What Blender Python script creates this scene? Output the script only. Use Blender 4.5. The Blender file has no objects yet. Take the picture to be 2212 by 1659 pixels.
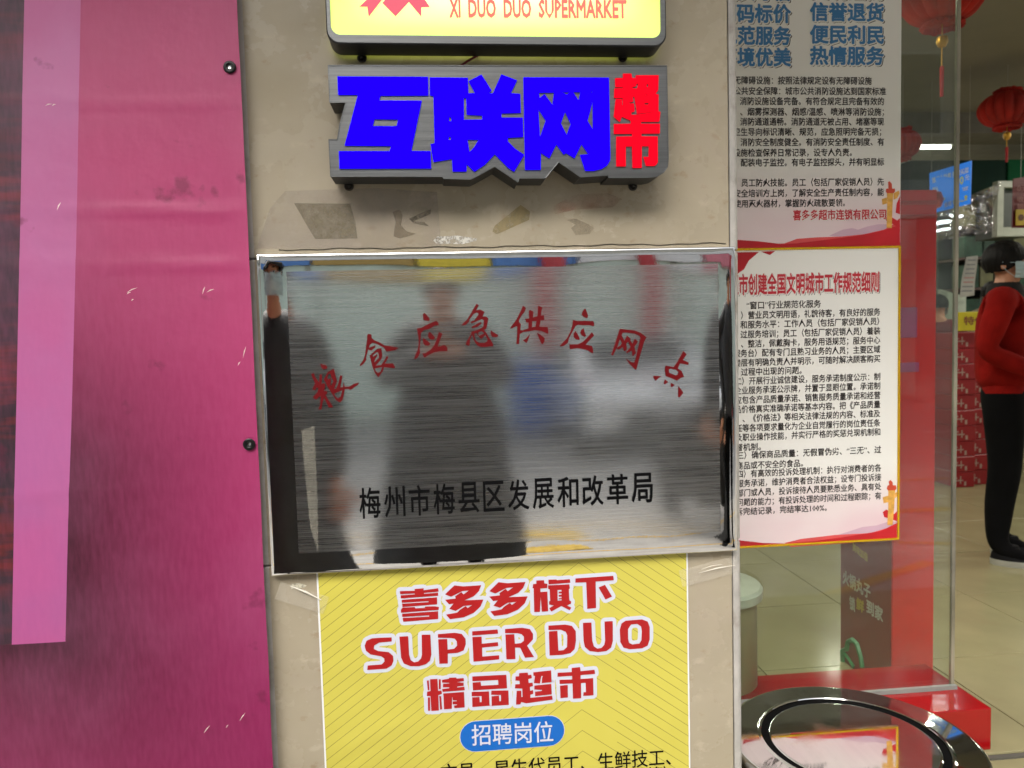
import bpy, bmesh, math, random
from mathutils import Vector, Matrix, noise
from mathutils.geometry import tessellate_polygon
R = math.radians
random.seed(4)
scn = bpy.context.scene
COL = scn.collection

# ------------------------------------------------------------------ camera
YAW, PITCH, ROLL = R(5.40), R(3.63), R(-1.53)
CAM = Vector((-0.126, -1.471, 1.19)); FPX = 1661.0
fwd = Vector((math.sin(YAW)*math.cos(PITCH), math.cos(YAW)*math.cos(PITCH), -math.sin(PITCH)))
r0 = Vector((math.cos(YAW), -math.sin(YAW), 0)); u0 = r0.cross(fwd)
rgt = r0*math.cos(ROLL) + u0*math.sin(ROLL); upv = rgt.cross(fwd)
cd = bpy.data.cameras.new('camera'); cam = bpy.data.objects.new('camera', cd); COL.objects.link(cam)
cam.matrix_world = Matrix(((rgt.x, upv.x, -fwd.x, CAM.x), (rgt.y, upv.y, -fwd.y, CAM.y), (rgt.z, upv.z, -fwd.z, CAM.z), (0, 0, 0, 1)))
cd.sensor_width = 36; cd.lens = 36*FPX/2212; cd.clip_start = .02; cd.clip_end = 500
cd.dof.use_dof = True; cd.dof.focus_distance = 1.55; cd.dof.aperture_fstop = 5.5
scn.camera = cam
# ------------------------------------------------------------------ world, sun, exposure
w = bpy.data.worlds.new('World'); scn.world = w; w.use_nodes = True
wn = w.node_tree; sky = wn.nodes.new('ShaderNodeTexSky'); sky.sky_type = 'NISHITA'; sky.sun_disc = False
sky.sun_elevation = R(44); sky.sun_rotation = R(200); sky.dust_density = 6; sky.air_density = 1.2; sky.ozone_density = 1
hs = wn.nodes.new('ShaderNodeHueSaturation'); hs.inputs['Saturation'].default_value = .3
bg = wn.nodes['Background']; bg.inputs[1].default_value = .15
wn.links.new(sky.outputs[0], hs.inputs['Color']); wn.links.new(hs.outputs[0], bg.inputs[0])
sd = bpy.data.lights.new('sun', 'SUN'); sd.energy = 1.35; sd.angle = R(50); sd.color = (1, .96, .9)
so = bpy.data.objects.new('sun', sd); COL.objects.link(so)
so.rotation_euler = (R(46), 0, R(-18)); so.location = (0, -6, 8)
scn.view_settings.view_transform = 'Standard'; scn.view_settings.look = 'None'
scn.view_settings.gamma = 1; scn.view_settings.use_curve_mapping = False
scn.view_settings.exposure = 0.88
scn.cycles.max_bounces = 10; scn.cycles.transparent_max_bounces = 16; scn.cycles.glossy_bounces = 6
scn.cycles.use_denoising = True
scn.cycles.sample_clamp_indirect = 6

# ------------------------------------------------------------------ helpers
def W(px, py, Y):
    """point of the plane y = Y seen at (px, py) of the survey photograph"""
    d = fwd + rgt*(px-1106)/FPX - upv*(py-829.5)/FPX
    return CAM + d*((Y-CAM.y)/d.y)
def G(px, py, Z):
    d = fwd + rgt*(px-1106)/FPX - upv*(py-829.5)/FPX
    return CAM + d*((Z-CAM.z)/d.z)
def srgb(r, g, b):
    f = lambda c: (c/255/12.92) if c/255 <= .04045 else ((c/255+.055)/1.055)**2.4
    return (f(r), f(g), f(b), 1)
MATS = {}
def mat(name, col, rough=.6, metal=0, var=.12, nscale=12, bump=.0, bscale=60, emit=None, estr=1, coat=0, spec=.5, sub=0, stretch=(1, 1, 1), dirt=None, dscale=3):
    if name in MATS: return MATS[name]
    m = bpy.data.materials.new(name); m.use_nodes = True; nt = m.node_tree; N = nt.nodes; L = nt.links
    p = N['Principled BSDF']; col = tuple(col[:3])+(1,)
    tc = N.new('ShaderNodeTexCoord'); mp = N.new('ShaderNodeMapping'); mp.inputs['Scale'].default_value = stretch
    L.new(tc.outputs['Object'], mp.inputs[0])
    nz = N.new('ShaderNodeTexNoise'); nz.inputs['Scale'].default_value = nscale; nz.inputs['Detail'].default_value = 6
    L.new(mp.outputs[0], nz.inputs['Vector'])
    mx = N.new('ShaderNodeMix'); mx.data_type = 'RGBA'
    mr = N.new('ShaderNodeMapRange'); mr.inputs[1].default_value = .3; mr.inputs[2].default_value = .7
    L.new(nz.outputs[0], mr.inputs[0]); L.new(mr.outputs[0], mx.inputs[0])
    mx.inputs[6].default_value = tuple(c*(1-var) for c in col[:3])+(1,)
    mx.inputs[7].default_value = tuple(min(1, c*(1+var)) for c in col[:3])+(1,)
    out = mx.outputs[2]
    if dirt:
        n2 = N.new('ShaderNodeTexNoise'); n2.inputs['Scale'].default_value = dscale; n2.inputs['Detail'].default_value = 10; n2.inputs['Roughness'].default_value = .65
        L.new(tc.outputs['Object'], n2.inputs['Vector'])
        m2 = N.new('ShaderNodeMapRange'); m2.inputs[1].default_value = .52; m2.inputs[2].default_value = .72; m2.inputs[4].default_value = .7
        L.new(n2.outputs[0], m2.inputs[0]); x2 = N.new('ShaderNodeMix'); x2.data_type = 'RGBA'
        L.new(m2.outputs[0], x2.inputs[0]); L.new(out, x2.inputs[6]); x2.inputs[7].default_value = tuple(dirt[:3])+(1,); out = x2.outputs[2]
    L.new(out, p.inputs['Base Color'])
    p.inputs['Roughness'].default_value = rough; p.inputs['Metallic'].default_value = metal
    p.inputs['Coat Weight'].default_value = coat; p.inputs['Specular IOR Level'].default_value = spec
    if sub: p.inputs['Subsurface Weight'].default_value = sub; p.inputs['Subsurface Scale'].default_value = .02
    if bump:
        nb = N.new('ShaderNodeTexNoise'); nb.inputs['Scale'].default_value = bscale; nb.inputs['Detail'].default_value = 4
        L.new(mp.outputs[0], nb.inputs['Vector'])
        b = N.new('ShaderNodeBump'); b.inputs['Strength'].default_value = bump; b.inputs['Distance'].default_value = .01
        L.new(nb.outputs[0], b.inputs['Height']); L.new(b.outputs[0], p.inputs['Normal'])
    if emit: p.inputs['Emission Color'].default_value = tuple(emit[:3])+(1,); p.inputs['Emission Strength'].default_value = estr
    MATS[name] = m; return m

def wl(o):
    v = Vector((0, 0, 0))
    while o is not None: v += o.location; o = o.parent
    return v
def raw(name, verts, faces, m, parent=None, smooth=False, origin=None, midx=None):
    me = bpy.data.meshes.new(name)
    base = wl(parent) if parent else Vector((0, 0, 0))
    org = Vector(origin) if origin is not None else base
    me.from_pydata([tuple(Vector(v)-org) for v in verts], [], faces)
    for k in (m if isinstance(m, (list, tuple)) else [m]): me.materials.append(k)
    if midx: me.polygons.foreach_set('material_index', midx)
    if smooth: me.polygons.foreach_set('use_smooth', [True]*len(me.polygons))
    me.update()
    if smooth: me.set_sharp_from_angle(angle=R(38))
    o = bpy.data.objects.new(name, me); COL.objects.link(o)
    if parent: o.parent = parent
    o.location = org-base
    return o
def tag(o, label=None, cat=None, group=None, kind=None):
    for k, v in (('label', label), ('category', cat), ('group', group), ('kind', kind)):
        if v: o[k] = v
    return o
def empty(name, loc, label, cat, group=None):
    o = bpy.data.objects.new(name, None); COL.objects.link(o); o.location = loc; o.empty_display_size = .1
    return tag(o, label, cat, group)
class MB:
    def __init__(s): s.v = []; s.f = []; s.m = []
    def add(s, vs, fs, mi=0):
        n = len(s.v); s.v += [Vector(v) for v in vs]; s.f += [tuple(i+n for i in f) for f in fs]; s.m += [mi]*len(fs); return s
    def box(s, a, b, mi=0, rot=None, ctr=None):
        x0, y0, z0 = a; x1, y1, z1 = b
        vs = [Vector(t) for t in ((x0,y0,z0),(x1,y0,z0),(x1,y1,z0),(x0,y1,z0),(x0,y0,z1),(x1,y0,z1),(x1,y1,z1),(x0,y1,z1))]
        if rot:
            c = Vector(ctr) if ctr else (Vector(a)+Vector(b))/2
            vs = [rot @ (v-c)+c for v in vs]
        return s.add(vs, [(0,3,2,1),(4,5,6,7),(0,1,5,4),(1,2,6,5),(2,3,7,6),(3,0,4,7)], mi)
    def bbox(s, a, b, r=.004, mi=0, seg=2):
        bm = bmesh.new(); bmesh.ops.create_cube(bm, size=1)
        a = Vector(a); b = Vector(b)
        for v in bm.verts: v.co = Vector(((a.x+b.x)/2+v.co.x*(b.x-a.x), (a.y+b.y)/2+v.co.y*(b.y-a.y), (a.z+b.z)/2+v.co.z*(b.z-a.z)))
        bmesh.ops.bevel(bm, geom=bm.edges[:], offset=r, segments=seg, affect='EDGES', profile=.5)
        bm.verts.index_update(); s.add([v.co.copy() for v in bm.verts], [tuple(v.index for v in f.verts) for f in bm.faces], mi); bm.free(); return s
    def lathe(s, prof, c, n=32, mi=0, ax='z', sx=1, sy=1, lobes=0, la=0):
        c = Vector(c); vs = []
        for r, h in prof:
            for i in range(n):
                a = 2*math.pi*i/n; q = r*(1+la*abs(math.sin(lobes*a/2))) if lobes else r
                x, y = q*math.cos(a)*sx, q*math.sin(a)*sy
                vs.append(c+(Vector((x, y, h)) if ax == 'z' else Vector((x, h, y)) if ax == 'y' else Vector((h, x, y))))
        fs = []
        for k in range(len(prof)-1):
            for i in range(n):
                j = (i+1) % n; f = (k*n+i, k*n+j, (k+1)*n+j, (k+1)*n+i)
                fs.append(f if ax == 'z' else f[::-1])
        if prof[0][0] > 1e-6: fs.append(tuple(range(n))[::-1])
        if prof[-1][0] > 1e-6: fs.append(tuple(range((len(prof)-1)*n, len(prof)*n)))
        return s.add(vs, fs, mi)
    def tube(s, pts, r, n=8, mi=0):
        pts = [Vector(p) for p in pts]; vs = []; fs = []
        for i, p in enumerate(pts):
            d = (pts[min(i+1, len(pts)-1)]-pts[max(i-1, 0)]).normalized()
            a = d.orthogonal().normalized() if i == 0 else (a-d*a.dot(d)).normalized()
            b = d.cross(a); rr = r[i] if isinstance(r, (list, tuple)) else r
            vs += [p+(a*math.cos(2*math.pi*k/n)+b*math.sin(2*math.pi*k/n))*rr for k in range(n)]
        for i in range(len(pts)-1):
            for k in range(n): j = (k+1) % n; fs.append((i*n+k, i*n+j, (i+1)*n+j, (i+1)*n+k))
        fs.append(tuple(range(n))[::-1]); fs.append(tuple(range((len(pts)-1)*n, len(pts)*n)))
        return s.add(vs, fs, mi)
    def poly(s, loops, Y0, Y1=None, mi=0):
        """loops of (x, z): front face at y=Y0, sides to y=Y1"""
        L3 = [[Vector((x, z, 0)) for x, z in l] for l in loops]
        flat = [p for l in L3 for p in l]
        tr = tessellate_polygon(L3)
        vs = [Vector((p.x, Y0, p.y)) for p in flat]; fs = []
        for t in tr:
            a, b, c = (flat[i] for i in t)
            cr = (b-a).cross(c-a).z
            fs.append(tuple(t) if cr > 0 else tuple(t)[::-1])
        s.add(vs, fs, mi)
        if Y1 is not None:
            n = 0
            for l in L3:
                k = len(l); v2 = [Vector((p.x, Y0, p.y)) for p in l]+[Vector((p.x, Y1, p.y)) for p in l]
                s.add(v2, [(i, (i+1) % k, k+(i+1) % k, k+i) for i in range(k)], mi)
        return s
    def build(s, name, m, parent=None, smooth=False, origin=None):
        return raw(name, s.v, s.f, m, parent, smooth, origin, s.m if isinstance(m, (list, tuple)) else None)
def dilate(loops, r, Y, n=8):
    """outline thickened by r: discs and bars along every edge (each a hair further back) plus the fill"""
    b = MB(); b.poly(loops, Y); k = 0
    for l in loops:
        for i in range(len(l)):
            p = Vector((l[i][0], l[i][1])); q = Vector((l[(i+1) % len(l)][0], l[(i+1) % len(l)][1]))
            d = q-p
            if d.length < 1e-7: continue
            t = Vector((-d.y, d.x)).normalized()*r; k += 1; y = Y+2.5e-6*(1+k % 60)
            b.add([(v.x, y, v.y) for v in (p+t, p-t, q-t, q+t)], [(0, 1, 2, 3)])
            y += 1.3e-6
            b.add([(p.x+r*math.cos(2*math.pi*j/n+.2), y, p.y+r*math.sin(2*math.pi*j/n+.2)) for j in range(n)], [tuple(range(n))])
    return b
_tc = {}
def text_geo(body, off):
    if (body, off) in _tc: return _tc[(body, off)]
    c = bpy.data.curves.new('t', 'FONT'); c.body = body; c.resolution_u = 2 if not off or len(body) < 8 else 1
    o = bpy.data.objects.new('t', c); COL.objects.link(o)
    dg = bpy.context.evaluated_depsgraph_get(); dg.update()
    me = bpy.data.meshes.new_from_object(o.evaluated_get(dg))
    g = ([Vector((v.co.x, v.co.y, 0)) for v in me.vertices], [tuple(p.vertices) for p in me.polygons])
    if off:
        cnt = {}
        for f in g[1]:
            for i in range(len(f)): e = tuple(sorted((f[i], f[(i+1) % len(f)]))); cnt[e] = cnt.get(e, 0)+1
        V0 = list(g[0]); V, F = g; k = 0; seen = set()
        for (a, b_), c_ in cnt.items():
            if c_ != 1: continue
            p, q = V0[a], V0[b_]; d = q-p
            if d.length < 1e-6: continue
            k += 1; zz = 2.2e-6*(1+k % 36); t = Vector((-d.y, d.x, 0)).normalized()*off; n0 = len(V)
            V += [Vector((w_.x, w_.y, zz)) for w_ in (p+t, q+t, q-t, p-t)]; F.append((n0, n0+1, n0+2, n0+3))
            if a not in seen:
                seen.add(a); n0 = len(V); V += [Vector((p.x+off*math.cos(1.0472*j), p.y+off*math.sin(1.0472*j), zz+1.1e-6)) for j in range(6)]; F.append(tuple(range(n0, n0+6)))
        g = (V, F)
    bpy.data.objects.remove(o); bpy.data.curves.remove(c); bpy.data.meshes.remove(me)
    _tc[(body, off)] = g; return g
def text(name, body, P0, P1, h, m, parent, off=.0, push=0, dn=0, vfull=True, ratio=None):
    """flat lettering between P0 and P1 (left and right ends of its middle line) on their plane, letters h tall"""
    vs, fs = text_geo(body, off)
    x0 = min(v.x for v in vs); x1 = max(v.x for v in vs); y0 = min(v.y for v in vs); y1 = max(v.y for v in vs)
    if not vfull: y0, y1 = -.115, .86
    P0 = Vector(P0); P1 = Vector(P1); ex = (P1-P0); wd = ex.length; ex.normalize()
    ez = Vector((0, 0, 1)); ey = ex.cross(ez)
    out = []
    for v in vs:
        out.append(P0+ex*((v.x-x0)/(x1-x0)*wd)+ez*(((v.y-y0)/(y1-y0)-.5)*h)+ey*(push+v.z)+ez*dn)
    return raw(name, out, fs, m, parent)
def loc2(pts, T, Y):
    """crop coordinates -> (x, z) on plane y=Y"""
    r = []
    for c in pts:
        q = W(T[0]+c[0]*T[2], T[1]+c[1]*T[2], Y); r.append((q.x, q.z))
    return r

# ------------------------------------------------------------------ materials
M_alu = None
def brushed(name, col, rough, bump, sx, sz, var, fine=1, wob=0.0):
    m = bpy.data.materials.new(name); m.use_nodes = True; nt = m.node_tree; N = nt.nodes; L = nt.links; p = N['Principled BSDF']
    tc = N.new('ShaderNodeTexCoord'); mp = N.new('ShaderNodeMapping'); mp.inputs['Scale'].default_value = (sx, 1, sz)
    L.new(tc.outputs['Object'], mp.inputs[0])
    nz = N.new('ShaderNodeTexNoise'); nz.inputs['Scale'].default_value = 1; nz.inputs['Detail'].default_value = 5; nz.inputs['Roughness'].default_value = .7
    L.new(mp.outputs[0], nz.inputs['Vector'])
    mr = N.new('ShaderNodeMapRange'); mr.inputs[1].default_value = .3; mr.inputs[2].default_value = .7
    L.new(nz.outputs[0], mr.inputs[0])
    mx = N.new('ShaderNodeMix'); mx.data_type = 'RGBA'; L.new(mr.outputs[0], mx.inputs[0])
    mx.inputs[6].default_value = tuple(c*(1-var) for c in col[:3])+(1,); mx.inputs[7].default_value = tuple(min(1, c*(1+var)) for c in col[:3])+(1,)
    L.new(mx.outputs[2], p.inputs['Base Color']); p.inputs['Metallic'].default_value = 1
    r2 = N.new('ShaderNodeMapRange'); r2.inputs[3].default_value = rough*.7; r2.inputs[4].default_value = rough*1.4
    L.new(nz.outputs[0], r2.inputs[0]); L.new(r2.outputs[0], p.inputs['Roughness'])
    b = N.new('ShaderNodeBump'); b.inputs['Strength'].default_value = bump; b.inputs['Distance'].default_value = .002
    L.new(nz.outputs[0], b.inputs['Height'])
    if wob:
        n3 = N.new('ShaderNodeTexNoise'); n3.inputs['Scale'].default_value = 2.2; n3.inputs['Detail'].default_value = 1
        L.new(tc.outputs['Object'], n3.inputs['Vector']); b2 = N.new('ShaderNodeBump'); b2.inputs['Strength'].default_value = wob; b2.inputs['Distance'].default_value = .05
        L.new(n3.outputs[0], b2.inputs['Height']); L.new(b2.outputs[0], b.inputs['Normal'])
    L.new(b.outputs[0], p.inputs['Normal']); return m
M_plaque = brushed('brushed_steel', (.80, .80, .785), .06, .016, 4, 420, .22, wob=.05)
def add_lobe(m, col, rough, a, b):
    nt = m.node_tree; N = nt.nodes; L = nt.links; p = N['Principled BSDF']; g = N.new('ShaderNodeBsdfAnisotropic'); g.inputs['Color'].default_value = col; g.inputs['Roughness'].default_value = rough
    nz = [x for x in N if x.type == 'TEX_NOISE'][0]; r = N.new('ShaderNodeMapRange'); r.inputs[1].default_value = .32; r.inputs[2].default_value = .68; r.inputs[3].default_value = a; r.inputs[4].default_value = b
    L.new(nz.outputs[0], r.inputs[0]); ms = N.new('ShaderNodeMixShader'); L.new(r.outputs[0], ms.inputs[0]); L.new(p.outputs[0], ms.inputs[1]); L.new(g.outputs[0], ms.inputs[2]); L.new(ms.outputs[0], N['Material Output'].inputs[0])
add_lobe(M_plaque, (.72, .72, .71, 1), .32, .10, .48)
M_mirror = brushed('polished_steel', (.82, .81, .79), .025, .02, 30, 30, .06, wob=.12)
M_signmetal = brushed('brushed_sign_metal', (.175, .18, .182), .36, .04, 3, 260, .18)
M_signside = mat('dark_sign_side', (.016, .017, .019), .45, 0, bump=.05)
M_red = mat('plaque_red_paint', srgb(100, 5, 13), .5, var=.05, spec=.2)
M_black = mat('black_print', (.003, .003, .0035), .7, var=.2, spec=.08)
M_trim = mat('worn_grey_corner_trim', (.42, .40, .37), .55, var=.15, nscale=30, bump=.15, dirt=(.16, .12, .08), dscale=14)
M_glass = bpy.data.materials.new('shop_glass'); M_glass.use_nodes = True
def _g():
    nt = M_glass.node_tree; N = nt.nodes; L = nt.links; N.remove(N['Principled BSDF'])
    t = N.new('ShaderNodeBsdfTransparent'); t.inputs[0].default_value = (.89, .93, .89, 1)
    g = N.new('ShaderNodeBsdfGlossy'); g.inputs['Roughness'].default_value = .0; g.inputs[0].default_value = (1, 1, 1, 1)
    d = N.new('ShaderNodeBsdfDiffuse'); d.inputs[0].default_value = (.6, .6, .57, 1)  # thin pale haze mixed in to stand for faint outdoor reflection
    lw = N.new('ShaderNodeLayerWeight'); lw.inputs[0].default_value = .5
    pw = N.new('ShaderNodeMath'); pw.operation = 'POWER'; pw.inputs[1].default_value = 5; L.new(lw.outputs['Facing'], pw.inputs[0])
    fr = N.new('ShaderNodeMath'); fr.operation = 'MULTIPLY_ADD'; fr.inputs[1].default_value = .95; fr.inputs[2].default_value = .045; L.new(pw.outputs[0], fr.inputs[0])
    ms = N.new('ShaderNodeMixShader'); L.new(fr.outputs[0], ms.inputs[0]); L.new(t.outputs[0], ms.inputs[1]); L.new(g.outputs[0], ms.inputs[2])
    tc = N.new('ShaderNodeTexCoord'); nz = N.new('ShaderNodeTexNoise'); nz.inputs['Scale'].default_value = 6; nz.inputs['Detail'].default_value = 8
    L.new(tc.outputs['Object'], nz.inputs[0]); mr = N.new('ShaderNodeMapRange'); mr.inputs[1].default_value = .5; mr.inputs[2].default_value = .8; mr.inputs[4].default_value = .06; mr.inputs[3].default_value = .015
    L.new(nz.outputs[0], mr.inputs[0]); m2 = N.new('ShaderNodeMixShader'); L.new(mr.outputs[0], m2.inputs[0]); L.new(ms.outputs[0], m2.inputs[1]); L.new(d.outputs[0], m2.inputs[2])
    L.new(m2.outputs[0], N['Material Output'].inputs[0])
_g()

# ------------------------------------------------------------------ setting: floor, ceiling, ground
FZ = 0.0
M_grout = mat('dark_grout', (.07, .06, .04), .8)
M_floor = mat('khaki_floor_tile', (.29, .265, .145), .16, var=.10, nscale=3.5, bump=.01, dirt=(.28, .235, .13), dscale=5)
fl = MB().box((-2.4, .44, -.25), (9.6, 10.2, -.006)).build('shop_floor', M_grout); tag(fl, kind='structure')
TS = .592; g = .0022
tme = None
for ix in range(-2, 12):
    for iy in range(0, 12):
        x0 = .963+(ix-1)*TS; y0 = .455+iy*TS
        if x0 < .3 or y0 > 6.5 or x0 > 5.8: continue
        if tme is None:
            o = MB().bbox((g, g, -.02), (TS-g, TS-g, 0), .0012, seg=1).build('floor_tile', M_floor, None, origin=(0, 0, 0)); tme = o.data
        else:
            o = bpy.data.objects.new('floor_tile', tme); COL.objects.link(o)
        o.parent = fl; o.location = (x0, y0, .0+random.uniform(-.0003, .0003))
M_thr = mat('dark_threshold', (.09, .085, .07), .6)
tag(MB().box((.30, .425, -.2), (9.6, .4385, .004)).build('threshold_strip', M_thr), kind='structure')
M_step = mat('entrance_stone', (.38, .34, .25), .35, var=.15, nscale=6, bump=.03)
tag(MB().box((-4, -.55, -.25), (9.6, .4245, -.002)).build('entrance_step', M_floor), kind='structure')
M_pave = mat('grey_pavement', (.44, .42, .385), .55, var=.2, nscale=5, bump=.2, bscale=40, dirt=(.30, .285, .26), dscale=.8)
tag(MB().box((-30, -4.3, -.4), (30, -.551, -.15)).build('pavement', M_pave), kind='structure')
M_road = mat('worn_concrete_road', (.32, .315, .30), .6, var=.25, nscale=40, bump=.3, bscale=300)
tag(MB().box((-300, -300, -.5), (300, 300, -.28)).build('ground', M_road), kind='structure')
M_yl = mat('yellow_road_paint', (.62, .38, .05), .6, var=.2, nscale=20)
ln = MB()
for (a, b, wdt) in (((-8, -2.9), (8, -2.4), .10), ((-8, -3.9), (8, -3.45), .06)):
    ln.add([(a[0], a[1], -.146), (b[0], b[1], -.146), (b[0], b[1]+wdt, -.146), (a[0], a[1]+wdt, -.146)], [(0, 1, 2, 3)])
tag(ln.build('pavement_yellow_marking', M_yl), kind='structure')
ln = MB()
for k in range(6): ln.add([(-12+k*4.6, -7.2, -.276), (-9+k*4.6, -7.2, -.276), (-9+k*4.6, -7.08, -.276), (-12+k*4.6, -7.08, -.276)], [(0, 1, 2, 3)])
tag(ln.build('road_marking', mat('white_road_paint', (.7, .7, .68), .6)), kind='structure')
def mirg(px, py, Ym, z):
    q = G(px, py, z); return Vector((q.x, 2*Ym-q.y, z))
tac = MB(); ta, tb_ = mirg(1135, 1186, -.0226, -.14), mirg(1262, 1181, -.0226, -.14)
nt_ = 6; tw = (tb_.x-ta.x)/nt_
for k in range(nt_):
    x = ta.x+k*tw; tac.bbox((x+.002, ta.y-.06, -.15), (x+tw-.002, ta.y+.34, -.138), .003, seg=1)
    tac.bbox((x+tw*.3, ta.y-.04, -.139), (x+tw*.7, ta.y+.3, -.133), .002, seg=1)
tag(tac.build('tactile_paving', mat('yellow_tactile', (.62, .42, .06), .6, var=.2, nscale=8, dirt=(.3, .2, .06))), kind='structure')

# ------------------------------------------------------------------ pillar with tiles
ZJ = [-.02, .189, .766, 1.343, 1.92, 2.5, 3.1]
XL, XR = W(555, 900, 0).x, .4475
pil = MB().box((-.455, .012, -.25), (.455, .60, 3.3)).build('stone_clad_pillar', mat('pillar_core', (.25, .2, .15), .9))
tag(pil, 'beige marble tiled pillar between the pink banner and the shop glass', 'pillar')
def stone():
    m = bpy.data.materials.new('beige_marble_tile'); m.use_nodes = True; nt = m.node_tree; N = nt.nodes; L = nt.links; p = N['Principled BSDF']
    tc = N.new('ShaderNodeTexCoord')
    def nz(s, d=8, st=(1, 1, 1), rg=.6):
        mp = N.new('ShaderNodeMapping'); mp.inputs['Scale'].default_value = st; L.new(tc.outputs['Object'], mp.inputs[0])
        n = N.new('ShaderNodeTexNoise'); n.inputs['Scale'].default_value = s; n.inputs['Detail'].default_value = d; n.inputs['Roughness'].default_value = rg
        L.new(mp.outputs[0], n.inputs['Vector']); return n.outputs[0]
    def rng(s, a, b, c=0, d=1):
        r = N.new('ShaderNodeMapRange'); L.new(s, r.inputs[0])
        for i, v in enumerate((a, b, c, d)): r.inputs[i+1].default_value = v
        return r.outputs[0]
    def mix(f, a, b):
        x = N.new('ShaderNodeMix'); x.data_type = 'RGBA'; L.new(f, x.inputs[0])
        for i, v in ((6, a), (7, b)):
            if isinstance(v, tuple): x.inputs[i].default_value = v
            else: L.new(v, x.inputs[i])
        return x.outputs[2]
    base = mix(rng(nz(3, 4), .35, .65), (.355, .305, .22, 1), (.415, .36, .265, 1))
    base = mix(rng(nz(22, 6, (1, 1, 1.6)), .58, .68, 0, .55), base, (.50, .43, .33, 1))      # pale flecks
    base = mix(rng(nz(30, 6, (1, 1, 1.4)), .60, .70, 0, .55), base, (.27, .19, .11, 1))     # brown flecks
    st = rng(nz(5.5, 10, (1, 1, .8), .7), .52, .68, 0, .35); base = mix(st, base, (.40, .33, .27, 1))
    dk = rng(nz(11, 12, (1, 1, 1), .78), .66, .72, 0, .6); base = mix(dk, base, (.15, .115, .075, 1))
    L.new(base, p.inputs['Base Color'])
    L.new(rng(nz(7, 6), .4, .65, .16, .42), p.inputs['Roughness'])
    b = N.new('ShaderNodeBump'); b.inputs['Strength'].default_value = .12; b.inputs['Distance'].default_value = .002
    L.new(nz(60, 5), b.inputs['Height']); L.new(b.outputs[0], p.inputs['Normal']); return m
M_stone = stone()
for k in range(6):
    z0, z1 = ZJ[k]+.0012, ZJ[k+1]-.0012
    MB().bbox((XL, 0, z0), (XR, .012, z1), .0015, seg=1).build('marble_tile', M_stone, pil)
    MB().bbox((.452, .02, z0), (.464, .60, z1), .0015, seg=1).build('marble_tile', M_stone, pil)
    MB().bbox((-.464, .02, z0), (-.4555, .60, z1), .0015, seg=1).build('marble_tile', M_stone, pil)
    for s in (-1, 1):
        xa = (-.4705, XL-.0015) if s < 0 else (XR+.0015, .4675)
        b = MB(); r = .012; x0, x1 = xa; pr = []
        n = 6
        outer = x0 if s < 0 else x1; inner = x1 if s < 0 else x0
        pts = [(inner, -.001)]
        for i in range(n+1):
            a = math.pi/2*i/n; pts.append((outer-s*r+s*r*math.sin(a), -.001+r-r*math.cos(a)))
        pts.append((outer, .022)); pts.append((inner, .022))
        za, zb = z0+.002, z1-.002
        nn = len(pts); vs = []
        for zz, ins in ((za-.002, .003), (za+.001, 0), (zb-.001, 0), (zb+.002, .003)):
            vs += [(x-s*ins*(1 if abs(x-outer) < .008 else 0), y+ins*.6, zz) for x, y in pts]
        fs = [(j*nn+i, j*nn+(i+1) % nn, (j+1)*nn+(i+1) % nn, (j+1)*nn+i) for j in range(3) for i in range(nn)]
        if s > 0: fs = [f[::-1] for f in fs]
        fs += [tuple(range(nn)), tuple(range(3*nn, 4*nn))[::-1]]
        b.add(vs, fs).build('corner_trim', M_trim, pil)

# old stickers and glue marks left on the stone (thin films with their own outline)
M_film = {}
def film(name, label, pts, T, m, Y=-.0006, cat='glue mark', grp='old glue and sticker marks on the pillar', thick=None):
    o = MB().poly([loc2(pts, T, Y)], Y, Y+.0005).build(name, m); tag(o, label, cat, grp); return o
def alpha_mat(name, col, a0, a1, scale=20, rough=.5, lo=.35, hi=.65):
    m = bpy.data.materials.new(name); m.use_nodes = True; nt = m.node_tree; N = nt.nodes; L = nt.links; p = N['Principled BSDF']
    p.inputs['Base Color'].default_value = tuple(col[:3])+(1,); p.inputs['Roughness'].default_value = rough
    tc = N.new('ShaderNodeTexCoord'); n = N.new('ShaderNodeTexNoise'); n.inputs['Scale'].default_value = scale; n.inputs['Detail'].default_value = 10; n.inputs['Roughness'].default_value = .7
    L.new(tc.outputs['Object'], n.inputs[0]); r = N.new('ShaderNodeMapRange'); r.inputs[1].default_value = lo; r.inputs[2].default_value = hi; r.inputs[3].default_value = a0; r.inputs[4].default_value = a1
    L.new(n.outputs[0], r.inputs[0]); L.new(r.outputs[0], p.inputs['Alpha']); return m
C1 = (493.7, 0, .5)
film('glue_patch', 'large dark slanted glue patch left of centre above the steel plaque', [(283,878),(525,880),(548,960),(557,1030),(375,1032),(345,985),(305,915)], C1, alpha_mat('dark_glue', (.22, .185, .12), .25, .85, 60))
film('glue_patch', 'pale mauve film of an old notice above the left of the plaque', [(245,825),(640,812),(900,830),(920,1070),(120,1075),(180,900)], C1, alpha_mat('mauve_glue', (.42, .36, .32), .05, .45, 5), Y=-.0001)
film('tape_residue', 'torn yellowish tape piece above the middle of the plaque', [(1150,975),(1262,885),(1303,915),(1298,950),(1160,1012),(1140,1000)], C1, alpha_mat('yellow_tape', (.33, .26, .12), .4, .9, 40))
film('paper_scrap', 'white scrap of paper just above the plaque', [(900,1022),(990,1018),(1075,1030),(1070,1040),(1010,1055),(900,1052),(885,1040)], C1, alpha_mat('paper_rest', (.62, .6, .54), .2, 1, 90, lo=.45, hi=.55))
film('red_smear', 'faint red smear on the stone below the red sign characters', [(1400,890),(1500,840),(1640,835),(1700,860),(1660,895),(1500,905),(1410,925)], C1, alpha_mat('red_smear', (.42, .16, .1), 0, .45, 14, lo=.4, hi=.6))
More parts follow.
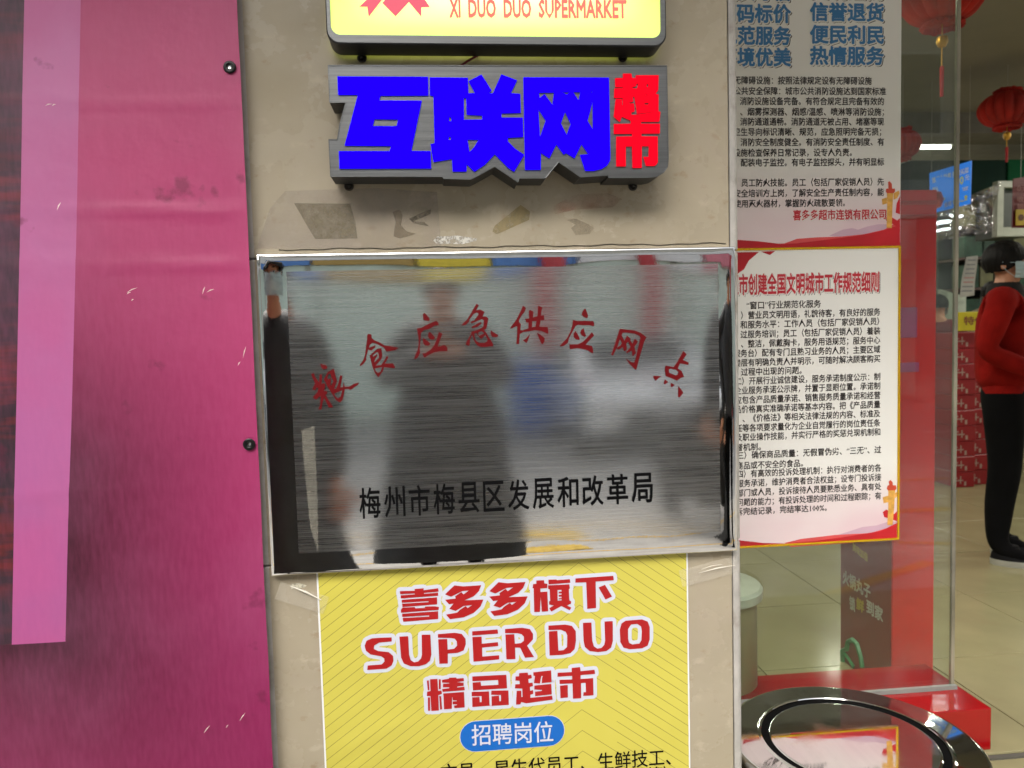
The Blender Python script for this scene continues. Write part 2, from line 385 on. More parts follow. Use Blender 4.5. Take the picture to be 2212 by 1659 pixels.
film('glue_curl', 'curled brown glue stain below the blue characters', [(710,915),(740,905),(752,930),(745,975),(770,1000),(810,1010),(740,1030),(712,1020),(722,960)], C1, alpha_mat('brown_glue', (.2, .15, .09), .2, .55, 30))
film('scratch_marks', 'dark scratch marks left of the torn tape above the plaque', [(780,945),(850,912),(875,905),(872,925),(800,955),(845,960),(868,978),(800,965)], C1, alpha_mat('scratch_dirt', (.12, .1, .06), .0, .8, 70))
film('glue_curl', 'pale brown ring stain above the right side of the plaque', [(1460,950),(1500,945),(1545,965),(1580,985),(1560,1010),(1500,1015),(1480,985),(1500,970)], C1, alpha_mat('brown_glue2', (.24, .19, .12), .1, .5, 26))
# crack line of grout above the plaque
pts = []
for i in range(60):
    t = i/59; q = W(578+985*t, 0, -.0004); z = W(578+985*t, 540-14*t+1.2*math.sin(t*31)+1.0*math.sin(t*83), -.0004).z
    pts.append((q.x, -.0006, z))
MB().tube(pts, .0011, 5).build('joint_crack', M_grout, pil)

# ------------------------------------------------------------------ steel plaque
PX0, PX1, PZ0, PZ1 = -.45, .45, .753, 1.349
PF = -.022
plq = empty('steel_plaque', (0, 0, PZ0), 'wide brushed steel plaque with red arched characters over a black line', 'plaque')
b = MB()
iL, iR, iT, iB = .052, .034, .032, .040
ring = [(PX0, PZ0), (PX1, PZ0), (PX1, PZ1), (PX0, PZ1)]
inn = [(PX0+iL, PZ0+iB), (PX1-iR, PZ0+iB), (PX1-iR, PZ1-iT), (PX0+iL, PZ1-iT)]
# polished border: slightly crowned in steps
steps = [(0, -.0008), (0, PF+.0010), (.03, PF+.0002), (.14, PF-.0003), (.45, PF-.0006), (.75, PF-.0007), (1, PF-.0006)]
NS = 24
def rr(t, k):  # point on ring at side k with blend t
    return [(ring[i][0]*(1-t)+inn[i][0]*t, ring[i][1]*(1-t)+inn[i][1]*t) for i in range(4)]
rows = []
for t, y in steps:
    c = rr(t, 0); row = []
    for i in range(4):
        a = Vector(c[i]); d = Vector(c[(i+1) % 4])
        for j in range(NS):
            q = a.lerp(d, j/NS); wob = .00035*noise.noise(Vector((q.x*7, q.y*9, 3)))*(1 if 0 < t < 1 else 0)
            row.append((q.x, y+wob, q.y))
    rows.append(row)
n = len(rows[0])
b.add([v for r_ in rows for v in r_], [(k*n+i, k*n+(i+1) % n, (k+1)*n+(i+1) % n, (k+1)*n+i) for k in range(len(rows)-1) for i in range(n)])
b.build('polished_border', M_mirror, plq, smooth=True)
b = MB(); NX, NZ = 40, 26; vs = []
for j in range(NZ+1):
    for i in range(NX+1):
        x = inn[0][0]+(inn[1][0]-inn[0][0])*i/NX; z = inn[0][1]+(inn[2][1]-inn[0][1])*j/NZ
        e = min(i, NX-i, j, NZ-j)
        vs.append((x, PF-.0006-(.0009*noise.noise(Vector((x*3, z*3, 1)))+.0003 if e > 0 else 0), z))
b.add(vs, [(j*(NX+1)+i, j*(NX+1)+i+1, (j+1)*(NX+1)+i+1, (j+1)*(NX+1)+i) for j in range(NZ) for i in range(NX)])
b.build('brushed_panel', M_plaque, plq, smooth=True)
# transparent edge films, peeling at the left
film('protective_film', 'yellowed strip of film peeling along the left side of the steel plaque', [(262,880),(318,860),(332,1180),(335,1415),(300,1300),(270,1000)], (521.2, 493.7, .496), alpha_mat('film', (.36, .34, .28), .1, .35, 5), Y=PF-.003, cat='film', grp=None)

TA = (1200/1.8228, 1200/1.8228, .2712/1.8228); TB = (1580/1.8228, 1160/1.8228, .18083/1.8228)
TCc = (1980/1.8228, 1160/1.8228, .18083/1.8228); TD = (2380/1.8228, 1260/1.8228, .21097/1.8228)
CAL = [
 (TA, [[[(232,852),(262,872),(300,875),(325,900),(318,928),(270,942),(240,905),(228,875)]],
  [[(92,1010),(130,990),(150,1050),(210,1130),(215,1010),(250,1012),(245,1100),(240,1155),(278,1137),(300,1165),(285,1230),(275,1255),(305,1250),(330,1275),(318,1300),(298,1305),(345,1390),(408,1480),(395,1492),(348,1490),(325,1440),(282,1350),(262,1400),(240,1520),(200,1520),(225,1440),(232,1320),(195,1350),(165,1380),(118,1350),(130,1325),(185,1270),(195,1215),(175,1190),(155,1240),(108,1230),(150,1140),(120,1075)]],
  [[(275,1085),(335,975),(420,928),(445,1030),(466,1110),(428,1215),(455,1222),(490,1130),(512,1025),(543,1030),(530,1120),(515,1200),(555,1195),(562,1125),(580,1190),(640,1190),(720,1145),(788,1130),(775,1160),(665,1238),(635,1222),(580,1225),(560,1330),(545,1385),(510,1418),(460,1390),(400,1300),(330,1190)],
   [(325,1065),(345,1010),(370,998),(385,1050),(417,1110),(385,1172),(372,1165),(380,1090),(372,1060),(345,1090)],[(425,1290),(545,1240),(520,1335),(480,1360),(450,1340)]]]),
 (TA, [[[(905,440),(930,422),(968,435),(970,480),(1000,510),(1080,545),(1160,590),(1230,600),(1365,625),(1310,660),(1185,682),(1150,625),(1060,575),(985,552),(945,580),(930,625),(985,605),(1025,585),(1022,620),(968,665),(918,650),(890,760),(893,800),(850,860),(805,893),(798,875),(850,800),(875,730),(885,640),(905,500)]],
  [[(942,740),(1000,685),(1050,640),(1112,630),(1125,740),(1110,790),(1030,885),(1110,875),(1160,800),(1190,742),(1215,760),(1160,855),(1278,850),(1310,905),(1305,922),(1150,905),(1130,970),(1068,1053),(1025,1000),(990,920),(965,830)],
   [(985,735),(1040,690),(1065,690),(1080,765),(1015,835),(1008,830),(1020,790),(1055,735),(1045,718),(995,755)],[(1012,925),(1125,905),(1100,970),(1060,992),(1030,965)]]]),
 (TB, [[[(470,430),(505,397),(560,450),(605,500),(620,550),(605,573),(540,572),(480,545)]],
  [[(340,740),(440,720),(600,635),(765,570),(805,610),(815,665),(735,675),(610,745),(500,775),(430,830),(420,960),(400,1180),(408,1270),(350,1380),(278,1412),(300,1330),(355,1210),(378,1080),(378,950),(360,860)]],
  [[(620,806),(680,870),(730,930),(720,972),(660,980),(610,960),(583,910),(590,840)]],
  [[(475,942),(560,1000),(628,1060),(625,1090),(575,1112),(515,1105),(480,1060),(468,970)]],
  [[(820,805),(895,850),(860,940),(790,1130),(870,1125),(938,1090),(1005,1155),(1005,1230),(850,1232),(720,1255),(600,1310),(510,1372),(490,1355),(462,1280),(520,1275),(640,1200),(720,1105),(780,950)]]]),
 (TB, [[[(1640,195),(1690,235),(1630,340),(1720,328),(1815,375),(1770,475),(1850,480),(1897,515),(1875,640),(1850,745),(1800,765),(1855,840),(1900,920),(1960,1010),(2005,1090),(2000,1122),(1850,1138),(1740,1140),(1660,1110),(1600,1030),(1570,950),(1545,870),(1500,960),(1485,1115),(1450,1110),(1403,1090),(1430,1010),(1525,850),(1525,805),(1620,785),(1760,720),(1790,690),(1800,560),(1760,535),(1690,560),(1525,630),(1508,590),(1590,560),(1680,440),(1680,405),(1640,390),(1580,420),(1485,540),(1480,590),(1400,660),(1308,678),(1350,620),(1430,550),(1520,400)],
   [(1590,850),(1640,832),(1660,870),(1700,930),(1745,968),(1830,872),(1880,970),(1870,1020),(1820,1050),(1700,1052),(1630,1010),(1600,940)],[(1670,830),(1740,792),(1810,838),(1700,900),(1680,880)]],
  [[(1530,700),(1620,650),(1720,600),(1748,605),(1740,640),(1660,700),(1550,735),(1532,725)]],
  [[(1955,775),(2020,830),(2110,880),(2105,915),(2060,928),(1970,915),(1945,830)]]]),
 (TCc, [[[(440,240),(505,290),(470,380),(400,470),(350,560),(355,600),(393,640),(382,775),(440,775),(560,735),(562,610),(515,608),(483,525),(572,520),(570,345),(600,338),(665,370),(655,495),(755,470),(770,240),(862,280),(840,350),(832,455),(895,452),(903,550),(825,555),(795,695),(975,708),(990,800),(985,855),(940,835),(850,795),(700,775),(580,800),(450,815),(370,855),(355,1075),(295,1078),(310,900),(315,700),(290,690),(200,735),(158,738),(200,670),(300,540),(380,380)],
   [(642,580),(735,572),(712,700),(635,712)]],[[(592,860),(560,960),(518,1055),(435,995),(500,960)]],[[(742,830),(800,860),(910,945),(905,1020),(868,1080),(840,1060),(790,950)]]]),
 (TCc, [[[(1780,308),(1805,312),(1855,450),(1850,495),(1830,512),(1760,480),(1725,440),(1730,390)]],
  [[(1530,550),(1620,572),(1780,572),(1970,577),(1992,640),(1985,690),(1880,665),(1760,668),(1640,655),(1580,690),(1540,760),(1440,950),(1415,1050),(1330,1115),(1260,1133),(1242,1122),(1300,1050),(1400,950),(1480,800),(1520,650)]],
  [[(1760,732),(1775,800),(1812,900),(1790,922),(1730,895),(1690,830),(1710,770)]],[[(1585,792),(1640,880),(1675,960),(1670,985),(1600,980),(1545,920),(1550,840)]],
  [[(1940,820),(1990,890),(1900,980),(1805,1090),(1945,1120),(1970,1210),(1965,1270),(1945,1278),(1860,1220),(1740,1185),(1620,1170),(1460,1188),(1452,1085),(1640,1080),(1740,1030),(1830,950)]]]),
 (TD, [[[(300,165),(560,195),(680,240),(788,325),(740,410),(640,750),(595,930),(580,930),(480,830),(400,718),(500,785),(560,795),(590,700),(650,450),(675,330),(655,295),(560,255),(400,235),(340,240),(320,285),(375,390),(425,292),(490,350),(485,380),(525,445),(570,350),(625,405),(560,500),(590,620),(530,675),(515,570),(490,580),(430,615),(405,605),(490,500),(445,400),(405,440),(418,530),(410,565),(370,580),(345,500),(270,552),(225,530),(160,660),(128,655),(200,450),(285,180)],
   [(290,352),(330,430),(300,475),(235,515)]]]),
 (TD, [[[(1475,583),(1535,640),(1465,745),(1575,795),(1565,840),(1410,810),(1370,905),(1440,950),(1490,1065),(1425,1080),(1355,1133),(1260,1090),(1150,1050),(1135,950),(1140,860),(1160,852),(1295,880),(1380,760)],[(1200,920),(1240,908),(1340,930),(1388,970),(1370,1020),(1335,1035),(1210,985)]],
  [[(920,1040),(1065,1052),(1010,1085),(958,1135),(920,1085)]],[[(1135,1112),(1192,1158),(1130,1203),(1110,1185)]],[[(1248,1175),(1315,1215),(1255,1258),(1240,1225)]],[[(1385,1235),(1475,1355),(1400,1450),(1380,1430)]]]),
]
for T, pieces in CAL:
    b = MB()
    for loops in pieces: b.poly([loc2(l, T, PF-.003) for l in loops], PF-.003, PF-.0005)
    b.build('red_character', M_red, plq)
T2 = (521.2, 493.7, .496)
def tp(T, x, y, Y): return W(T[0]+x*T[2], T[1]+y*T[2], Y)
chs = '梅州市梅县区发展和改革局'
for i, c in enumerate(chs):
    xc = 560+i*107.9; yc = 1198-i*5.95
    text('black_character', c, tp(T2, xc-46, yc, PF-.003), tp(T2, xc+46, yc-5, PF-.003), .0585, M_black, plq, .012)

# ------------------------------------------------------------------ yellow recruitment poster
YP = -.0035
def yellow_mat():
    m = bpy.data.materials.new('yellow_poster_print'); m.use_nodes = True; nt = m.node_tree; N = nt.nodes; L = nt.links; p = N['Principled BSDF']
    tc = N.new('ShaderNodeTexCoord'); sp = N.new('ShaderNodeSeparateXYZ'); L.new(tc.outputs['Object'], sp.inputs[0])
    def mth(op, a, b=None):
        n = N.new('ShaderNodeMath'); n.operation = op
        for i, v in enumerate((a, b)):
            if v is None: continue
            if isinstance(v, (int, float)): n.inputs[i].default_value = v
            else: L.new(v, n.inputs[i])
        return n.outputs[0]
    ax = mth('ABSOLUTE', sp.outputs[0]); u = mth('ADD', sp.outputs[2], mth('MULTIPLY', ax, .72))
    def lines(per, ph, wd):
        fr = mth('FRACT', mth('DIVIDE', mth('ADD', u, ph), per)); return mth('LESS_THAN', fr, wd/per)
    A = lines(.0425, 5, .0011); B = mth('MULTIPLY', lines(.0425, 5.02125, .0011), mth('GREATER_THAN', ax, .07))
    s = mth('MULTIPLY', mth('MAXIMUM', A, B), .8)
    x = N.new('ShaderNodeMix'); x.data_type = 'RGBA'; L.new(s, x.inputs[0]); x.inputs[6].default_value = srgb(202, 192, 84); x.inputs[7].default_value = srgb(95, 85, 40)
    L.new(x.outputs[2], p.inputs['Base Color']); p.inputs['Roughness'].default_value = .3
    n = N.new('ShaderNodeTexNoise'); n.inputs['Scale'].default_value = 4.5; n.inputs['Detail'].default_value = 2; n.inputs['Distortion'].default_value = .8; L.new(tc.outputs['Object'], n.inputs[0])
    b = N.new('ShaderNodeBump'); b.inputs['Strength'].default_value = .6; b.inputs['Distance'].default_value = .02; L.new(n.outputs[0], b.inputs['Height']); L.new(b.outputs[0], p.inputs['Normal'])
    return m
xy0, xy1 = W(683, 1237, YP).x, W(1486, 1187, YP).x
zt = (W(683, 1237, YP).z+W(1486, 1187, YP).z)/2+.002
zb = .30
M_wp = mat('white_paper', (.80, .81, .84), .45, var=.03)
def paper(name, x0, x1, z0, z1, Y, m, parent, amp=.0015, nx=24, nz=24, th=.0006, seed=0, org=None, edge=0):
    b = MB(); vs = []
    for j in range(nz+1):
        for i in range(nx+1):
            x = x0+(x1-x0)*i/nx; z = z0+(z1-z0)*j/nz
            vs.append((x, Y-max(0, amp*(noise.noise(Vector((x*4, z*4, seed)))+.1)), z))
    b.add(vs, [(j*(nx+1)+i, j*(nx+1)+i+1, (j+1)*(nx+1)+i+1, (j+1)*(nx+1)+i) for j in range(nz) for i in range(nx)])
    b.box((x0, Y+th*.5, z0), (x1, Y+th, z1)) if th else None
    return b.build(name, m, parent, smooth=True, origin=org)
yp = empty('yellow_poster', ((xy0+xy1)/2, YP, zb), 'yellow recruitment poster with red lettering below the steel plaque', 'poster')
paper('poster_sheet', xy0, xy1, zb, zt, YP+.0012, M_wp, yp, amp=0, nx=2, nz=2)
xapex = W(1254, 1400, YP).x
paper('printed_field', xy0+.0035, xy1-.0035, zb+.003, zt-.003, YP, yellow_mat(), yp, amp=0, nx=2, nz=2, th=0, org=(xapex, YP, zb))
M_pred = mat('poster_red', srgb(168, 20, 24), .4, var=.03); M_pout = mat('poster_outline_white', srgb(205, 208, 222), .4, var=.02)
T3 = (1540/1.8228, 2250/1.8228, 900/2212/1.8228); T4 = (1400/1.8228, 2420/1.8228, 1200/2212/1.8228); T5 = (1640/1.8228, 2600/1.8228, 760/2212/1.8228)
DUO = [(522,222),(612,135),(700,145),(872,133),(850,190),(800,240),(708,280),(893,272),(865,340),(800,400),(700,445),(570,462),(532,418),(640,398),(665,372),(722,335),(740,355),(785,325),(700,335),(625,383),(562,362),(605,310),(560,318),(522,275),(625,262),(620,240),(680,200),(700,222),(752,185),(690,190),(580,245)]
PT = [
 (T3, [[[(85,190),(228,187),(228,170),(315,163),(315,182),(455,163),(460,195),(318,208),(318,218),(455,205),(455,235),(95,262),(92,232),(230,222),(228,213),(88,220)]],[[(103,275),(445,250),(445,318),(110,345),(107,312),(362,298),(362,288),(103,303)]],[[(95,372),(112,350),(228,345),(235,358),(325,352),(330,340),(420,337),(463,345),(460,372),(95,400)]],[[(108,410),(455,385),(455,460),(118,487),(112,450),(368,437),(368,425),(108,440)]]]),
 (T3, [[DUO]]), (T3, [[[(x+428, y-31) for x, y in DUO]]]),
 (T3, [[[(1405,88),(1480,85),(1483,115),(1512,120),(1510,162),(1445,165),(1445,200),(1512,195),(1520,385),(1458,390),(1448,250),(1440,392),(1385,393),(1380,165),(1368,160),(1375,122),(1405,120)]],[[(1522,80),(1600,78),(1605,85),(1730,75),(1735,110),(1525,125)]],[[(1520,135),(1725,125),(1730,165),(1720,170),(1725,280),(1743,290),(1740,312),(1700,330),(1745,350),(1728,375),(1648,335),(1550,388),(1530,355),(1575,330),(1530,320),(1528,290),(1540,285),(1535,175),(1520,170)],[(1610,180),(1650,178),(1650,195),(1622,197),(1622,212),(1650,212),(1650,225),(1622,227),(1622,245),(1650,243),(1650,258),(1622,260),(1622,270),(1650,268),(1650,280),(1612,283)]]]),
 (T3, [[[(1785,68),(2150,42),(2155,85),(1980,98),(1983,355),(1898,362),(1888,105),(1783,108)]],[[(2008,155),(2070,130),(2138,243),(2075,272)]]]),
 (T4, [[[(262,165),(262,195),(170,203),(135,225),(133,250),(165,265),(240,272),(272,300),(275,335),(262,368),(225,392),(85,402),(88,370),(190,362),(210,340),(208,318),(185,302),(110,290),(75,262),(66,225),(80,190),(120,172),(180,168)]]]),
 (T4, [[[(318,160),(382,157),(388,290),(400,330),(425,347),(455,340),(475,318),(482,290),(480,147),(543,145),(550,290),(540,335),(510,360),(460,375),(400,375),(350,355),(330,310)]]]),
 (T4, [[[(598,142),(720,132),(770,140),(798,175),(800,215),(785,260),(740,278),(670,283),(670,355),(608,357),(600,180),(665,177),(668,255),(715,248),(737,225),(735,195),(720,175),(690,170),(598,168)]]]),
 (T4, [[[(847,122),(1030,108),(1035,138),(847,152)]],[[(848,163),(915,160),(916,212),(1033,200),(1036,228),(918,240),(920,305),(1042,295),(1043,325),(856,342)]]]),
 (T4, [[[(1085,105),(1210,95),(1265,105),(1288,140),(1288,180),(1255,215),(1245,225),(1295,308),(1230,313),(1195,240),(1158,240),(1160,323),(1095,325),(1088,145),(1152,142),(1156,212),(1200,207),(1222,190),(1222,160),(1205,142),(1175,135),(1085,135)]]]),
 (T4, [[[(1400,80),(1520,72),(1570,82),(1598,120),(1600,190),(1590,250),(1560,280),(1500,292),(1408,297),(1403,122),(1465,118),(1472,262),(1510,258),(1535,235),(1537,150),(1525,125),(1490,110),(1400,112)]]]),
 (T4, [[[(1650,60),(1712,57),(1718,190),(1730,230),(1755,247),(1785,242),(1805,220),(1812,190),(1807,50),(1867,47),(1868,190),(1855,240),(1820,265),(1760,272),(1700,265),(1665,235),(1655,190)]]]),
 (T4, [[[(2010,40),(2080,35),(2120,50),(2135,90),(2135,180),(2120,225),(2080,245),(1990,252),(1945,240),(1922,200),(1918,110),(1930,65),(1960,45)],[(2000,72),(2045,68),(2072,85),(2078,120),(2075,185),(2060,210),(2010,217),(1985,205),(1978,175),(1978,105)]]]),
 (T5, [[[(155,218),(240,213),(248,352),(285,345),(292,385),(250,400),(257,575),(170,580),(160,410),(118,410),(122,360),(160,352)]],[[(118,232),(140,230),(148,340),(130,345)]],[[(255,218),(277,217),(278,330),(255,330)]],[[(130,425),(155,425),(155,578),(132,578)]],[[(260,410),(283,410),(293,562),(270,565)]],
   [[(293,225),(370,210),(375,200),(455,197),(460,210),(540,203),(545,238),(460,250),(540,257),(540,292),(470,300),(465,312),(548,302),(553,343),(300,362),(293,330),(375,320),(375,310),(303,308),(305,270),(375,265),(375,258),(293,255)]],[[(305,380),(545,362),(552,540),(435,548),(430,520),(465,512),(465,505),(415,505),(415,472),(462,468),(462,460),(415,458),(412,425),(408,420),(405,555),(315,562),(310,415)]]]),
 (T5, [[[(640,185),(1030,165),(1037,320),(648,345),(642,255),(735,248),(740,292),(938,280),(935,225),(640,240)]],[[(632,362),(830,357),(838,520),(640,535),(638,425),(722,420),(725,480),(748,478),(745,410),(632,412)]],[[(858,348),(1053,345),(1058,510),(862,523),(860,412),(945,405),(948,468),(968,467),(967,397),(855,395)]]]),
 (T5, [[[(1175,148),(1275,140),(1278,170),(1315,165),(1322,205),(1282,215),(1285,260),(1330,255),(1335,295),(1300,305),(1303,350),(1335,340),(1338,385),(1305,395),(1305,430),(1555,405),(1560,450),(1258,493),(1200,478),(1190,505),(1140,508),(1148,350),(1200,348),(1203,420),(1215,420),(1212,325),(1128,322),(1133,275),(1183,272),(1180,235),(1133,232),(1135,185),(1175,182)]],[[(1338,138),(1543,115),(1548,250),(1435,262),(1440,200),(1450,180),(1430,180),(1415,265),(1345,262),(1358,180),(1340,175)]],[[(1350,290),(1545,270),(1550,390),(1360,412),(1358,360),(1435,350),(1440,340),(1350,335)]]]),
 (T5, [[[(1778,88),(1875,78),(1880,125),(2040,108),(2048,155),(1880,170),(1880,215),(2025,203),(2028,400),(1910,408),(1915,365),(1942,365),(1938,258),(1885,262),(1888,435),(1793,440),(1788,265),(1640,270),(1638,225),(1785,218),(1783,178),(1615,188),(1618,143),(1780,135)]],[[(1645,290),(1733,283),(1735,425),(1650,433)]]]),
]
for k, (T, pieces) in enumerate(PT):
    b = MB(); o2 = MB()
    for q, loops in enumerate(pieces):
        L2 = [loc2(l, T, YP-.0012) for l in loops]
        b.poly(L2, YP-.0012)
        d = dilate(L2, .0075, YP-.0004-k*8e-6-q*1.2e-6); o2.add(d.v, d.f)
    ch = b.build('red_character', M_pred, yp)
    o2.build('white_outline', M_pout, ch)
T6 = (1100/1.8228, 2100/1.8228, .4464)
M_blue = mat('poster_blue', srgb(8, 100, 190), .4, var=.02)
c0, c1 = tp(T6, 950, 977, YP-.001), tp(T6, 1305, 962, YP-.001); rad = .0305; pts = []
zc = (c0.z+c1.z)/2
for i in range(13): a = math.pi/2+math.pi*i/12; pts.append((c0.x+rad*math.cos(a), zc+rad*math.sin(a)))
for i in range(13): a = -math.pi/2+math.pi*i/12; pts.append((c1.x+rad*math.cos(a), zc+rad*math.sin(a)))
dl = dilate([pts], .0012, YP-.0006); dl.build('pill_outline', M_pout, yp)
pl = MB().poly([pts], YP-.001).build('blue_pill', M_blue, yp)
text('pill_text', '招聘岗位', tp(T6, 930, 977, YP-.0016), tp(T6, 1325, 958, YP-.0016), .043, M_pout, pl, .008)
text('text_line', '文员、星生代员工、生鲜技工、', tp(T6, 780, 1160, YP-.0012), tp(T6, 1895, 1080, YP-.0012), .0365, M_black, yp, .008)
text('text_line', '（收银员、防损员、水电工、理货员等）', tp(T6, 560, 1235, YP-.0012), tp(T6, 1880, 1160, YP-.0012), .030, M_black, yp, .006)
# paper behind its top edge, under the plaque
pb = MB().box((W(770, 1200, -.002).x, -.0019, zt-.03), (W(1484, 1187, -.002).x, -.0014, zt+.004)).build('white_notice', M_wp)
tag(pb, 'white paper slip showing as a thin strip above the yellow poster', 'notice')
# clear tape
def tape_mat():
    m = bpy.data.materials.new('clear_tape'); m.use_nodes = True; p = m.node_tree.nodes['Principled BSDF']
    p.inputs['Base Color'].default_value = (.8, .76, .68, 1); p.inputs['Roughness'].default_value = .08; p.inputs['Alpha'].default_value = .16; p.inputs['Specular IOR Level'].default_value = .9
    return m
M_tape = tape_mat()
def tape(P, Q, wd, label, grp='clear tape strips'):
    P = Vector(P); Q = Vector(Q); d = (Q-P).normalized(); t = Vector((-d.z, 0, d.x))*wd/2; vs = []; n = 16
    for i in range(n+1):
        for k in range(5):
            s = (k/4-.5)*2; c = P.lerp(Q, i/n)+t*s
            y = c.y-.0006-.004*max(0, math.sin(i/n*math.pi))*max(0, math.sin((k/4)*math.pi*2.5+.3))*abs(noise.noise(Vector((i*.35, k*.5, P.x*9)))) 
            vs.append((c.x, y, c.z))
    o = MB().add(vs, [(i*5+k, (i+1)*5+k, (i+1)*5+k+1, i*5+k+1) for i in range(n) for k in range(4)]).build('tape_strip', M_tape, smooth=True); tag(o, label, 'tape', grp)
tape(W(600, 1275, YP-.002), W(705, 1308, YP-.002), .035, 'clear tape strip holding the upper left corner of the yellow poster')
tape(W(1470, 1250, YP-.002), W(1590, 1218, YP-.002), .035, 'clear tape strip holding the upper right corner of the yellow poster')
M_crease = mat('bright_tape_crease', (.8, .76, .66), .15, var=.05)
for P, Q, k in ((W(627, 1266, -.0075), W(694, 1296, -.0075), .0022), (W(1509, 1238, -.0075), W(1588, 1221, -.0075), .0012), (W(1515, 1230, -.0075), W(1560, 1219, -.0075), .0008)):
    mid = P.lerp(Q, .5)+Vector((0, 0, .002)); o = MB().tube([P, mid, Q], [k*.25, k, k*.3], 5).build('tape_crease', M_crease)
    tag(o, 'bright raised crease of clear tape beside the %s edge of the yellow poster' % ('left' if k == .0022 else 'right, %s one' % ('lower' if k == .0012 else 'upper')), 'tape')
b = MB().poly([loc2([(1020,820),(1150,815),(1275,855),(1230,885),(1130,890),(1020,912)], (900/1.8228, 2100/1.8228, 400/1659/1.8228), -.0008)], -.0008, -.0001).build('paper_scrap', alpha_mat('paper_rest2', (.6, .57, .45), .1, 1, 90, lo=.42, hi=.52))
tag(b, 'torn white sticker remnant left of the yellow poster top', 'scrap')

# ------------------------------------------------------------------ shaped sign with blue and red characters
SF = -.075
sg = empty('shaped_metal_sign', (0, -.01, W(1000, 400, SF).z), 'grey metal sign with big blue and small red lit characters', 'sign')
PLATE = [(430,283),(1893,285),(1900,690),(1896,722),(1880,745),(1855,761),(1825,767),(1640,768),(1640,757),(1520,765),(1425,700),(1368,770),(1255,770),(1250,787),(1150,720),(1048,775),(930,772),(925,763),(441,763),(433,603),(470,603),(480,540),(507,443),(437,443)]
pf = loc2(PLATE, C1, SF)
MB().poly([pf], SF).build('front_plate', M_signmetal, sg)
b = MB(); k = len(pf)
b.add([(x, SF, z) for x, z in pf]+[(x, -.008, z) for x, z in pf], [(i, (i+1) % k, k+(i+1) % k, k+i) for i in range(k)])
b.add([(x, -.0085, z) for x, z in pf], []); b.poly([pf], -.008)
b.build('side_returns', M_signside, sg)
# thin bright edge
b = MB()
for i in range(k):
    p, q = Vector((pf[i][0], SF-.0006, pf[i][1])), Vector((pf[(i+1) % k][0], SF-.0006, pf[(i+1) % k][1])); b.tube([p, q], .0009, 4)
b.build('folded_edge', M_signmetal, sg)
T7 = (713.2, 142.6, .17362); T8 = (1097.2, 142.6, .1612)
def c5(*p): return [(T7[0]+x*T7[2], T7[1]+y*T7[2]) for x, y in p]
def c6(*p): return [(T8[0]+x*T8[2], T8[1]+y*T8[2]) for x, y in p]
ID = (0, 0, 1)
HU = [c5((90,128),(1218,133),(1222,360),(622,362),(607,427),(1138,430),(1008,1055),(1250,1057),(1256,1270),(115,1272),(106,1058),(738,1057),(760,990),(180,985),(345,352),(98,352)), c5((548,655),(848,658),(826,747),(527,747))]
LIAN = [c5((1240,140),(1712,145),(1720,338),(1805,335),(1725,185),(1882,105),(2008,300),(1970,335),(2025,338),(2130,103))+c6((122,190),(38,362),(165,372),(172,622))+c5((2132,583),(2132,642))+c6((200,692),(205,945),(0,955),(0,1010),(100,1110),(218,1188),(85,1410),(5,1358))+c5((2050,1092),(1930,1220),(1795,1310),(1698,1215),(1695,1307),(1525,1308),(1515,1152),(1285,1190),(1264,1080),(1250,970),(1300,960),(1285,365),(1240,360)),
  c5((1662,392),(1693,392),(1700,600),(1893,610),(1893,665),(1665,668)), c5((1708,910),(1850,912),(1790,1010),(1733,1070)), c5((1480,630),(1507,630),(1507,685),(1480,685)), c5((1475,875),(1502,875),(1502,920),(1475,920))]
WANG = [c6((209,150),(1355,155),(1372,1220),(1368,1270),(1330,1330),(1260,1375),(1150,1400),(1040,1400),(970,1190),(1080,1182),(1078,1170),(990,1042),(895,1230),(785,1160),(750,1180),(652,1045),(557,1232),(443,1155),(440,1385),(232,1387)),
  c6((415,350),(622,348),(598,520),(492,375),(425,425)), c6((870,342),(975,342),(948,460)), c6((710,345),(835,343),(790,382)), c6((408,570),(510,725),(430,950)), c6((770,605),(845,770),(788,922),(710,768)), c6((1140,460),(1143,855),(1068,735)), c6((1085,335),(1140,335),(1130,360))]
CHAO = [c6((1545,100),(1655,100),(1665,158),(1712,158),(1718,122),(2020,122),(2015,320),(1980,372),(2020,380),(2018,605),(2045,615),(2030,740),(1785,742),(1785,745),(1650,745),(1650,725),(1530,672),(1503,745),(1422,672),(1448,440),(1530,445),(1530,520),(1543,535),(1543,425),(1427,420),(1430,300),(1545,297),(1545,278),(1443,275),(1440,162),(1545,158)),
  c6((1668,275),(1720,265),(1725,230),(1750,230),(1735,300),(1670,295)), c6((1860,235),(1885,235),(1885,278),(1860,278)), c6((1655,615),(1700,605),(1690,500),(1630,502),(1630,482),(1680,472),(1675,405),(1700,405),(1735,635),(1950,610),(1950,618),(1735,650),(1655,652)), c6((1832,488),(1888,488),(1888,515),(1832,515)), c6((1850,370),(1885,392),(1845,392))]
SHI = [c6((1650,746),(1785,746),(1785,772),(2037,773),(2037,898),(1790,900),(1790,940),(2008,942),(2010,1290),(1985,1325),(1960,1335),(1855,1333),(1820,1215),(1890,1215),(1893,1070),(1795,1070),(1795,1360),(1675,1360),(1668,1072),(1580,1073),(1580,1340),(1457,1340),(1455,945),(1668,940),(1668,902),(1425,903),(1423,775),(1650,772))]
